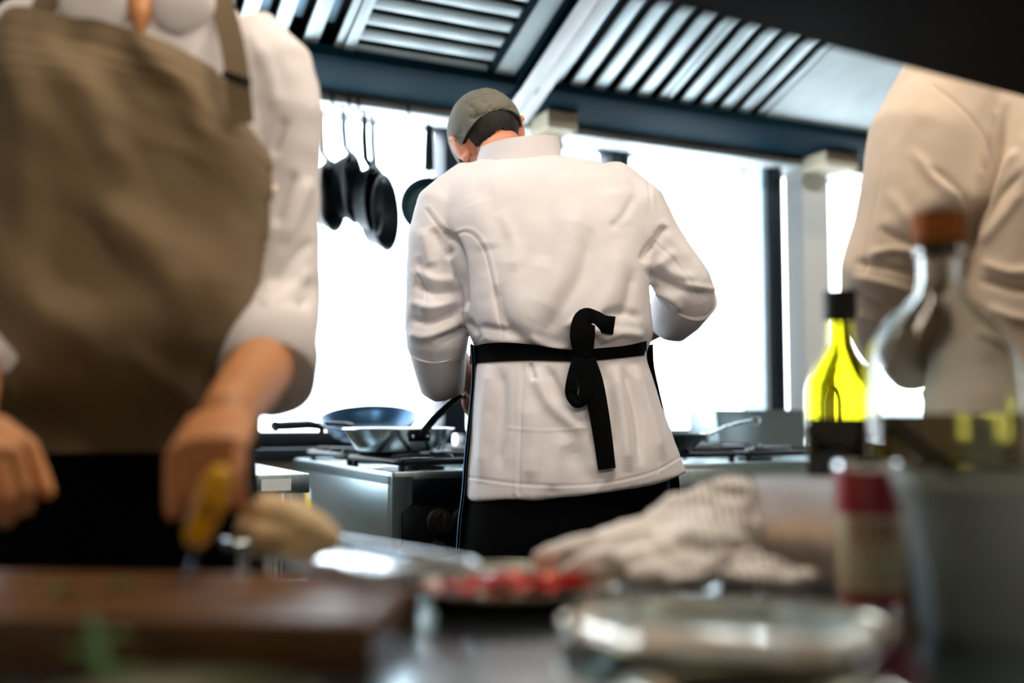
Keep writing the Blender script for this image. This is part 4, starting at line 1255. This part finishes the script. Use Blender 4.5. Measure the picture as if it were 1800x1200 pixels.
# flat cap
CAPM = HM
cap_in = lambda q: q[2] > -.004 - .10 * q[1] + (.008 * max(0, 1 - (q[0] / .075) ** 2) * min(1, max(0, -q[1] / .05)))
def cap_shell():
    c = (0, .004, .030); r = (.089, .112, .098); nu, nv = 128, 60
    def pt(ph, th, k=1.0):
        return np.array((c[0] + k * r[0] * math.sin(ph) * math.cos(th), c[1] + k * r[1] * math.sin(ph) * math.sin(th), c[2] + k * r[2] * math.cos(ph)))
    lim = []
    for j in range(nu):
        th = 2 * PI * j / nu; lo, hi = .2, PI - .1
        for _ in range(24):
            m_ = (lo + hi) / 2
            if cap_in(pt(m_, th)): lo = m_
            else: hi = m_
        lim.append(lo)
    prof = [(i / nv, 1.0) for i in range(nv + 1)] + [(1.0, .955), (.97, .94)] + [(1 - i / 20, .94) for i in range(1, 20)]
    V = np.array([pt(lim[j] * max(f, .004), 2 * PI * j / nu, k) for f, k in prof for j in range(nu)])
    V[:(nv + 1) * nu] += (V[:(nv + 1) * nu] - np.array(c)) * (vnoise(V[:(nv + 1) * nu] * 30, 3) * .022)[:, None]
    mb = MB(); mb.v = [tuple(HM @ Vector(p)) for p in V]
    mb.f = [(i * nu + j, i * nu + (j + 1) % nu, (i + 1) * nu + (j + 1) % nu, (i + 1) * nu + j) for i in range(len(prof) - 1) for j in range(nu)]
    mb.f.append(tuple(range(nu)))
    return part('cap', mb, M_CAP, CH, angle=70)
capo = cap_shell()
Vc = get_v(capo.data); Nc = get_n(capo.data)
inv = np.array(HM.inverted()); Lc = (np.c_[Vc, np.ones(len(Vc))] @ inv.T)[:, :3]
# gathers along the elastic at the back of the cap
back = np.clip((-Lc[:, 1] - .02) / .05, 0, 1) * np.clip(1 - np.abs(Lc[:, 0]) / .06, 0, 1)
Vc += Nc * (back * (np.abs(np.sin(Lc[:, 0] * 120 + np.sin(Lc[:, 2] * 110) * 1.2)) ** .5 * .0045 - .0045 - .0045 * np.exp(-((Lc[:, 2] - .062 - .1 * np.abs(Lc[:, 0])) / .004) ** 2)))[:, None]
set_v(capo.data, Vc)
sculpt(capo.data, oc, [([(812, 178), (832, 192), (836, 214)], 3.5, -4), ([(846, 172), (858, 188), (864, 200)], 3.5, -3.5), ([(828, 208), (862, 198), (896, 190)], 3.5, -4), ([(872, 182), (876, 198)], 3.5, -3), ([(820, 200), (850, 188), (884, 182)], 6, 3), ([(798, 200), (812, 220), (808, 240)], 6, -2.5)])
brim = MB()
rowsb = []
for k in range(25):
    th = PI * (0.06 + .88 * k / 24)
    row = []
    for f in (0, .25, .5, .75, 1):
        rr2 = 1 + .50 * f * math.sin(th) ** .7
        row.append(HM @ Vector((.088 * math.cos(th) * (1 + .06 * f), .004 + .112 * math.sin(th) * rr2, -.004 - .030 * f - .02 * math.cos(th) ** 2 * f)))
    rowsb.append(row)
brim.grid(rowsb)
brim.grid([[p - (HM.to_3x3() @ Vector((0, 0, .005))) for p in r_] for r_ in rowsb])
part('brim', brim, M_CAP, capo)
button = MB().ell(HM @ Vector((0, .004, .130)), (.008, .008, .004), nu=14, nv=8)
part('cap_button', button, M_CAP, capo)

# long black apron: wrap below the hem and side wings up to the waist
lowr = px_rings([(800, 836, 1172, 0, .120), (850, 826, 1176, 0, .128), (900, 818, 1172, 0, .13), (980, 808, 1168, 0, .13), (1100, 800, 1165, 0, .132), (1300, 800, 1165, 0, .135), (1420, 802, 1160, 0, .135)], YC, oc)
AP = part('apron', loft(MB(), lowr, 26, 64, 2.3), M_BLACKCLOTH, CH, angle=60)
side_rows = px_rings([(604, 829, 1146, 0, .122), (640, 832, 1148, 0, .122), (680, 831, 1157, 0, .131), (740, 825, 1172, 0, .141), (800, 819, 1188, 0, .148), (860, 815, 1198, 0, .15), (920, 808, 1196, 0, .15), (1020, 802, 1194, 0, .15)], YC, oc)
RgS = interp_rings(side_rows, 30)
def wing(th0f, th1f, n=30, off=.004, thick=.003, mat_=M_BLACKCLOTH, name='apron_front'):
    rows = []; rows2 = []
    for i, r in enumerate(RgS):
        f = i / (len(RgS) - 1)
        a, b = th0f(f), th1f(f)
        rows.append([ring_pt(r, a + (b - a) * k / n, off, 2.35) for k in range(n + 1)])
        rows2.append([ring_pt(r, a + (b - a) * k / n, off - thick, 2.35) for k in range(n + 1)])
    mb = MB().grid(rows); mb.grid(rows2)
    return part(name, mb, mat_, AP, angle=60)
wing(lambda f: R(2 + 10 * f), lambda f: R(192 - 2 * f))
wing(lambda f: R(191.5 - 2 * f), lambda f: R(193.6 - 2 * f), n=2, off=.006, thick=.006, mat_=M_RIMLIT, name='edge_rim_lit')  # thin strip painted blue for the window-lit rim of the apron
# waist tie, wrapped over the jacket
def wrap_band(pts, name, parent, m_, off=.004, thick=.004):
    """pts: (px, py_top, py_bot) left to right on the back of the jacket"""
    top = smoothline([(p[0], p[1]) for p in pts], 8); bot = smoothline([(p[0], p[2]) for p in pts], 8)
    rows = []
    for a, b in zip(top, bot):
        row = []
        for f in np.linspace(0, 1, 6):
            w = at(a[0] * (1 - f) + b[0] * f, a[1] * (1 - f) + b[1] * f, YC)
            camp = Vector((0, 0, CAM_Z)) - oc
            tgt = w - oc
            d = (tgt - camp).normalized()
            hit = bvC.ray_cast(camp, d)
            p = hit[0] if hit[0] is not None and hit[0].y < .06 else tgt
            row.append(p - d * off)
        rows.append(row)
    # keep the belt smooth
    for _ in range(3):
        for i in range(1, len(rows) - 1):
            for j in range(6):
                rows[i][j] = Vector((rows[i][j].x, min(rows[i][j].y, (rows[i - 1][j].y + rows[i + 1][j].y) / 2), rows[i][j].z))
    mb = MB().grid(rows); mb.grid([[p + Vector((0, thick * 2, 0)) for p in r_] for r_ in rows])
    return part(name, mb, m_, parent, angle=60)
wrap_band([(826, 612, 640), (850, 604, 637), (890, 602, 634), (940, 606, 633), (985, 613, 634), (1020, 614, 634), (1060, 611, 632), (1100, 607, 628), (1137, 599, 624)], 'waist_tie', AP, M_BLACKCLOTH)
def ribbon(pts, name, thick=.005, m_=M_BLACKCLOTH):
    """cloth strip: (px, py, dY, width_px, angle_deg) along its length"""
    rows = []; rows2 = []
    L = smoothline([np.array(p[:5], float) for p in pts], 7)
    for i, p in enumerate(L):
        q = L[min(i + 1, len(L) - 1)] - L[max(i - 1, 0)]
        n = np.array([-q[1], q[0]]); n = n / max(1e-6, np.linalg.norm(n))
        row = []
        for f in np.linspace(-.5, .5, 5):
            w = at(p[0] + n[0] * f * p[3], p[1] + n[1] * f * p[3], YC + p[2] + .012 * abs(f) ** 2 * 2 * (1 if p[4] >= 0 else -1) + f * .02 * math.sin(R(p[4])))
            row.append(w - oc)
        rows.append(row); rows2.append([v + Vector((0, thick, 0)) for v in row])
    mb = MB().grid(rows); mb.grid(rows2)
    mb.grid([[a[0], b[0]] for a, b in zip(rows, rows2)]); mb.grid([[a[-1], b[-1]] for a, b in zip(rows, rows2)])
    return mb
BK = -.150
kn = MB().ell(at(1026, 622, YC + BK + .012) - oc, (.017, .012, .018))
kn.ell(at(1018, 618, YC + BK + .01) - oc, (.012, .012, .014))
bw = part('bow_knot', kn, M_BLACKCLOTH, AP)
part('bow_loop', ribbon([(1026, 622, BK, 34, 20), (1024, 590, BK - .008, 44, 20), (1028, 562, BK - .004, 40, 10), (1044, 562, BK + .004, 34, 0), (1060, 569, BK, 32, 10), (1080, 572, BK + .005, 32, 20)], 'bow_loop', .006), M_BLACKCLOTH, bw, angle=60)
part('bow_loop', ribbon([(1022, 628, BK, 30, 10), (1010, 662, BK, 26, 0), (1004, 690, BK, 21, 0), (1014, 707, BK - .004, 20, 0), (1028, 697, BK - .008, 23, 0), (1034, 668, BK - .008, 30, 0), (1030, 634, BK - .005, 30, 0)], 'bow_loop', .006), M_BLACKCLOTH, bw, angle=60)
part('tie_tail', ribbon([(1030, 630, BK, 32, 10), (1042, 670, BK - .004, 36, 6), (1052, 720, BK - .006, 35, 4), (1060, 770, BK - .006, 33, 4), (1067, 824, BK - .004, 31, 2)], 'tie_tail', .005), M_BLACKCLOTH, bw, angle=60)
shoes_and_legs(CH, None, lowr[2][1], .0, .82, 1, .1, M_BLACKCLOTH)

# ------------------------------------------------------------------ the cook with the taupe apron, facing the counter
YL = 1.50
ol = at(235, 900, YL); ol.z = 0
PL = person('cook in a white jacket and taupe apron cutting with a yellow-handled knife', ol)
rowsL = [(-62, 180, 320, .03, .06), (-30, 120, 372, .025, .075), (20, 62, 418, .015, .092), (90, 18, 455, .005, .108), (180, -2, 470, -.005, .122), (300, -8, 474, -.008, .13), (420, -4, 466, -.004, .13),
         (540, 4, 448, .0, .128), (660, 6, 430, .0, .126), (780, 0, 432, 0, .128), (815, -4, 436, 0, .129)]
ringsL = px_rings(rowsL, YL, ol)
mb = MB()
loft(mb, ringsL, 50, 56, 2.4)
s1, r1 = px_path([(420, 70, .02, .060), (470, 130, .015, .072), (497, 210, .01, .063), (503, 320, .01, .052), (502, 430, .012, .051), (497, 520, .01, .054), (487, 580, -.02, .057), (476, 628, -.075, .058)], YL, ol)
mb.tube(s1, r1, 22, round_cap=False)
s2, r2 = px_path([(52, 70, .02, .060), (2, 130, .015, .072), (-35, 210, .01, .063), (-50, 320, .0, .054), (-60, 430, -.01, .052), (-62, 540, -.03, .054), (-50, 610, -.07, .056)], YL, ol)
mb.tube(s2, r2, 22, round_cap=True)
me = remesh(mb, .0075, 5, subdiv=1)
V = get_v(me); V += get_n(me) * (vnoise(V * np.array([18, 18, 9]), 11) * .0045 + vnoise(V * 40, 12) * .0012)[:, None]; set_v(me, V)
sculpt(me, ol, [
    ([(430, 40), (470, 120), (490, 200)], 14, 4), ([(500, 205), (490, 240), (478, 275)], 9, -7), ([(520, 300), (500, 345), (482, 400)], 10, -9), ([(545, 310), (525, 370), (500, 430)], 12, 6),
    ([(550, 420), (510, 460), (470, 500)], 9, -6), ([(548, 470), (505, 515), (450, 545)], 12, 6), ([(545, 520), (500, 560), (430, 580)], 8, -7), ([(440, 130), (455, 200), (470, 290)], 2.5, -2),
    ([(160, 40), (200, 70), (260, 90)], 12, 4), ([(380, 40), (340, 90), (300, 120)], 12, 4)])
JL = link('jacket', me, M_JACKET_L, PL, angle=None)
# turned-up cuff on the knife arm: wide opening facing the counter
k0 = at(486, 584, YL - .03) - ol; k1 = at(470, 668, YL - .115) - ol
cuff(k0, k1, .060, .064, JL, M_JACKET_L, .006)
k2 = at(-48, 604, YL - .06) - ol; k3 = at(-30, 680, YL - .14) - ol
cuff(k2, k3, .058, .058, JL, M_JACKET_L, .006)
# stand collar, open at the throat
nb = at(250, 8, YL - .02) - ol
for (t0, t1) in ((R(-78), R(90)), (R(90), R(258))):
    cl = ring_strip((nb.x, .02, 0), .082, .085, lambda th: nb.z - .040 + .030 * math.sin(th), lambda th: nb.z + .016 + .03 * math.sin(th), t0, t1, 26, .006, .012)
    part('collar', cl, M_JACKET_L, JL, angle=50)
for (px_, py_) in ((482, 332), (300, 150), (205, 60)):
    part('button', MB().ell(at(px_, py_, YL - .118 if px_ < 400 else YL - .04) - ol, (.006, .004, .006), nu=14, nv=8), mat('shell_button', 'f2e6d4', rough=.25, var=.05), JL)
for (fx, fy, rx_, rz_, ry_) in ((166, 6, .050, .043, 8), (322, 8, .044, .040, -10)):
    part('collar_flap', MB().ell(at(fx, fy, YL - .108) - ol, (rx_, .012, rz_), Matrix.Rotation(R(ry_), 4, 'Y')), M_JACKET_L, JL)
# body
bl_ = MB()
HL = Matrix.Translation(at(250, -185, YL - .06) - ol) @ Euler((R(-22), 0, R(180)), 'XYZ').to_matrix().to_4x4()
head(bl_, HL, 1.0)
bl_.tube([at(250, 40, YL + .02) - ol, at(250, -20, YL) - ol, at(250, -80, YL - .02) - ol, HL @ Vector((0, .0, -.02))], [.068, .058, .056, .058], 20)
loft(bl_, [(r[0], r[1], r[2], r[3] * .84, r[4] * .82) for r in ringsL], 30, 32, 2.2)
bl_.tube([at(248, -70, YL - .05) - ol, at(248, -5, YL - .088) - ol, at(247, 30, YL - .112) - ol, at(246, 58, YL - .116) - ol], [.036, .026, .014, .004], 16, round_cap=True)
e1 = Vector(s1[-1]); w1 = at(402, 728, 1.15) - ol
bl_.tube([Vector(p) for p in s1] + [e1.lerp(w1, .5), w1], [min(.040, q * .62) for q in r1[:-1]] + [.044, .040, .031], 20, round_cap=True)
# fist around the knife handle: knuckles towards the camera, fingers down
KH0 = at(386, 842, .985); KH1 = at(345, 940, 1.00)           # knife handle butt and collar
hand(bl_, w1, at(352, 812, 1.04) - ol - w1, (-.1, -.86, .55), side=1, scale=1.02, curls=[(62, 62, 45), (66, 66, 45), (58, 66, 45), (34, 40, 24)], thumb=(40, 35))
e2 = Vector(s2[-1]); w2 = at(-62, 745, 1.17) - ol
bl_.tube([Vector(p) for p in s2] + [e2.lerp(w2, .5), w2], [min(.040, q * .62) for q in r2] + [.038, .029], 20, round_cap=True)
hand(bl_, w2, at(-10, 845, 1.08) - ol - w2, (.35, -.75, .55), side=-1, curl=(50, 55, 35), thumb=(30, 30))
link('body', remesh(bl_, .0042, 3), M_SKIN, PL, angle=None)
shell(HL, (0, -.004, .036), (.0835, .104, .098), lambda q: q[2] > .0 + .62 * max(0, q[1] - .02) + (.02 if q[1] > .05 else 0) or (q[1] < -.03 and q[2] > -.05), M_HAIR, PL, 'hair', .01, .003)
for sx in (-1, 1):
    part('eye', MB().ell(HL @ Vector((sx * .032, .084, .006)), (.0095, .0075, .0085), nu=14, nv=10), mat('eye_dark', '20140e', rough=.15, var=.2), PL)
# taupe apron: bib following the chest, skirt below
RgL = interp_rings(ringsL, 80)
def bib():
    rows = []; rows2 = []
    ztop = at(250, 92, YL).z; zwaist = at(250, 640, YL).z; zbot = at(250, 788, YL).z
    NZ, NT = 90, 60
    zs = np.linspace(ztop + .03, zbot, NZ)
    rz = RgL[:, 0]
    for z in zs:
        f = np.clip((ztop - z) / (ztop - zwaist), 0, 1.4)
        # half-width of the bib: narrow at the chest, wrapping the waist
        hwid = np.interp(f, [-.1, 0, .12, .3, .6, .85, 1.0, 1.4], [.172, .172, .186, .214, .226, .215, .2, .2])
        i = np.argmin(abs(rz - z)); r = RgL[i] if z > rz.min() else RgL[-1]
        row = []; row2 = []
        for k in range(NT + 1):
            u = k / NT * 2 - 1
            x = u * hwid
            X = np.clip(x / (r[3] + .012), -.999, .999)
            y = -(1 - abs(X) ** 2.4) ** (1 / 2.4) * (r[4] + .012) + r[2]
            zz = z - (.035 + .05 * u + .012 * u * u) * max(0, 1 - max(0, f) / .45)
            # sagging folds
            p = np.array([[x * 9, z * 7, 3.0]])
            fold = .014 * math.sin((x * .9 + z * 1.0) * 26 + 1.2 * math.sin(z * 11)) * (1 - .4 * abs(u)) + .020 * vnoise(np.array([[x * 11 + 5, z * 8 + x * 6, 2.0]]), 21)[0] + .008 * vnoise(np.array([[x * 26, z * 20 + x * 9, 5.0]]), 22)[0]
            fold = min(fold - .012, .002)
            row.append(Vector((r[1] + x, y - .008 + fold * (1 - u ** 6) - .004, zz)))
            row2.append(Vector((r[1] + x, y - .008 + fold * (1 - u ** 6), zz)))
        rows.append(row); rows2.append(row2)
    mb = MB().grid(rows); mb.grid(rows2)
    for j in (0, -1):
        mb.grid([[a[j], b[j]] for a, b in zip(rows, rows2)])
    mb.grid([rows[0], rows2[0]])
    return mb, rows
bm_, brow = bib()
APL = part('apron', bm_, M_APRON_L, PL, angle=70)
def strap(pts, wd, name='strap'):
    rows = []; rows2 = []
    L = smoothline([np.array(p, float) for p in pts], 6)
    for i, p in enumerate(L):
        q = L[min(i + 1, len(L) - 1)] - L[max(i - 1, 0)]
        n = np.array([-q[1], q[0]]); n = n / max(1e-6, np.linalg.norm(n))
        rows.append([at(p[0] + n[0] * f * wd, p[1] + n[1] * f * wd, YL + p[2]) - ol for f in (-.5, -.17, .17, .5)])
        rows2.append([v + Vector((0, .006, 0)) for v in rows[-1]])
    mb = MB().grid(rows); mb.grid(rows2)
    return part(name, mb, M_STRAP, APL, angle=60)
sr1 = strap([(372, -60, -.045), (390, 10, -.085), (408, 80, -.115), (418, 150, -.135), (424, 215, -.142)], 42)
part('strap_buckle', MB().box((-.020, -.004, -.005), (.020, .004, .005), .002, Matrix.Translation(at(416, 138, YL - .142) - ol) @ Matrix.Rotation(R(18), 4, 'Y')), mat('dark_metal_slide', '101214', rough=.3, metal=.8), sr1)
strap([(100, -60, -.045), (78, 10, -.085), (62, 60, -.110), (50, 120, -.13), (46, 170, -.138)], 42)
lowL = px_rings([(772, -10, 442, 0, .137), (860, -16, 448, 0, .139), (950, -20, 454, 0, .14), (1060, -24, 458, 0, .14), (1250, -24, 458, 0, .14), (1400, -22, 456, 0, .14)], YL, ol)
part('waist_apron', loft(MB(), lowL, 24, 56, 2.4), M_BLACKCLOTH, PL, angle=60)
shoes_and_legs(PL, None, ringsL[8][1], .02, .80, -1, .1)

# knife gripped in that hand
ko = (KH0 + KH1) / 2
KN = thing('kitchen_knife', 'kitchen knife with a yellow handle, its dark blade on the board', 'knife', ko, 0)
hd = (KH1 - KH0).normalized()
part('handle', MB().tube([KH0 - ko, KH0 - ko + hd * .008, Vector((0, 0, 0)), KH1 - ko], [.013, .0165, .0155, .013], 20, flat=.8, round_cap=True), mat('yellow_plastic', 'f2b400', rough=.35, var=.06), KN)
part('handle_inlay', MB().ell(KH0.lerp(KH1, .45) - ko + Vector((.004, -.0125, 0)), (.005, .003, .014)), mat('inlay_brown', '6a4a10', rough=.5), KN)
tipk = Vector((KH1.x - .012, KH1.y + .012, CZ + .039))
b0 = KH1 - ko; b1 = tipk - ko
wd_ = Vector((-.004, .03, 0))
bl2 = MB().prism([b0 - wd_ * .5, b0 + wd_ * .6, b1 + wd_ * .3, b1 - wd_ * .3], (.0018, 0, 0))
part('blade', bl2, mat('blade_steel', '39444c', rough=.25, metal=1.0, var=.1), KN, smooth=False)

# ------------------------------------------------------------------ the cook at the right, seen from behind
YR = 1.74
orr = at(1880, 900, YR); orr.z = 0
PR = person('cook in a cream white jacket seen from behind, cut off by the frame edge', orr)
rowsR = [(20, 1815, 1945, .05, .06), (48, 1760, 2005, .045, .08), (90, 1712, 2058, .035, .10), (150, 1690, 2078, .025, .115), (240, 1688, 2082, .012, .125), (340, 1690, 2076, .0, .13), (460, 1668, 2062, .0, .13), (580, 1642, 2055, 0, .13), (700, 1630, 2064, 0, .135), (820, 1622, 2072, 0, .14), (900, 1616, 2078, 0, .14)]
ringsR = px_rings(rowsR, YR, orr)
mb = MB()
loft(mb, ringsR, 44, 56, 2.4)
s3, r3 = px_path([(1735, 112, .03, .070), (1672, 165, .02, .094), (1632, 250, .01, .100), (1614, 340, .01, .094), (1590, 420, .012, .087), (1563, 485, .02, .080), (1556, 540, .06, .072), (1568, 590, .12, .064)], YR, orr)
mb.tube(s3, r3, 26, round_cap=True)
s4, r4 = px_path([(2040, 112, .03, .068), (2095, 180, .02, .085), (2120, 300, .02, .076), (2130, 420, .03, .068), (2115, 500, .08, .062), (2080, 560, .15, .056)], YR, orr)
mb.tube(s4, r4, 22, round_cap=True)
me = remesh(mb, .0065, 5, subdiv=1)
V = get_v(me); V += get_n(me) * (vnoise(V * np.array([16, 16, 9]), 31) * .004 + vnoise(V * 40, 32) * .001)[:, None]; set_v(me, V)
sculpt(me, orr, [
    ([(1640, 150), (1690, 190), (1730, 240), (1745, 300)], 2.4, -2.4), ([(1770, 180), (1752, 280), (1735, 340), (1712, 390), (1704, 450)], 8, -14),
    ([(1790, 260), (1760, 300), (1730, 360)], 8, 5), ([(1800, 300), (1760, 345), (1725, 400)], 7, -5), ([(1800, 330), (1760, 385), (1720, 430)], 10, 5),
    ([(1600, 260), (1650, 320), (1700, 360)], 10, 4), ([(1630, 290), (1680, 330), (1712, 380)], 7, -5), ([(1560, 330), (1610, 400), (1690, 420)], 12, 4), ([(1540, 400), (1600, 425), (1690, 420)], 8, -6),
    ([(1520, 450), (1580, 440), (1660, 460)], 9, 6), ([(1500, 460), (1560, 470), (1640, 490)], 7, -7), ([(1495, 485), (1560, 500), (1620, 520)], 9, 6), ([(1490, 510), (1550, 535), (1600, 545)], 7, -6), ([(1560, 200), (1550, 300), (1530, 400), (1520, 480)], 2.4, -2),
    ([(1500, 550), (1550, 565), (1600, 570)], 9, 5), ([(1720, 460), (1780, 480), (1840, 470)], 10, 7), ([(1715, 490), (1790, 510), (1850, 505)], 8, -7), ([(1730, 540), (1790, 560), (1850, 560)], 10, 6)])
JR = link('jacket', me, M_JACKET_R, PR, angle=None)
cuff(at(1566, 585, YR + .11) - orr, at(1600, 630, YR + .2) - orr, .064, .058, JR, M_JACKET_R)
cuff(at(2082, 556, YR + .145) - orr, at(2040, 600, YR + .22) - orr, .056, .052, JR, M_JACKET_R)
nb2 = at(1880, 20, YR + .05) - orr
part('collar', ring_strip((nb2.x, .055, 0), .076, .076, lambda th: nb2.z - .03 + .012 * math.sin(th), lambda th: nb2.z + .02, R(-235), R(55), 40, .006, -.004), M_JACKET_R, JR, angle=50)
br_ = MB()
HR = Matrix.Translation(at(1880, -130, YR + .10) - orr) @ Euler((R(-16), 0, R(-8)), 'XYZ').to_matrix().to_4x4()
head(br_, HR, 1.0)
br_.tube([at(1880, 60, YR + .05) - orr, at(1880, 0, YR + .06) - orr, HR @ Vector((0, -.02, -.04)), HR @ Vector((0, 0, 0))], [.066, .057, .056, .055], 20)
loft(br_, [(r[0], r[1], r[2], r[3] * .84, r[4] * .82) for r in ringsR], 30, 32, 2.2)
for (sp_, wx, sd) in ((s3, (1660, 660, .36), -1), (s4, (2000, 640, .34), 1)):
    e_ = Vector(sp_[-1]); w_ = at(wx[0], wx[1], YR + wx[2]) - orr
    br_.tube([Vector(p) for p in sp_] + [e_.lerp(w_, .5), w_], [.044] * len(sp_) + [.038, .028], 18, round_cap=True)
    hand(br_, w_, (w_ - e_), (0, .1, 1), side=sd, curl=(30, 40, 25))
link('body', remesh(br_, .0045, 3), M_SKIN, PR, angle=None)
shell(HR, (0, -.004, .036), (.0825, .103, .097), lambda q: q[2] > .02 + .5 * max(0, q[1] - .02) or (q[1] < -.02 and q[2] > -.05), M_HAIR, PR, 'hair', .008, .003)
shoes_and_legs(PR, None, ringsR[8][1], .0, .86, 1, .1)
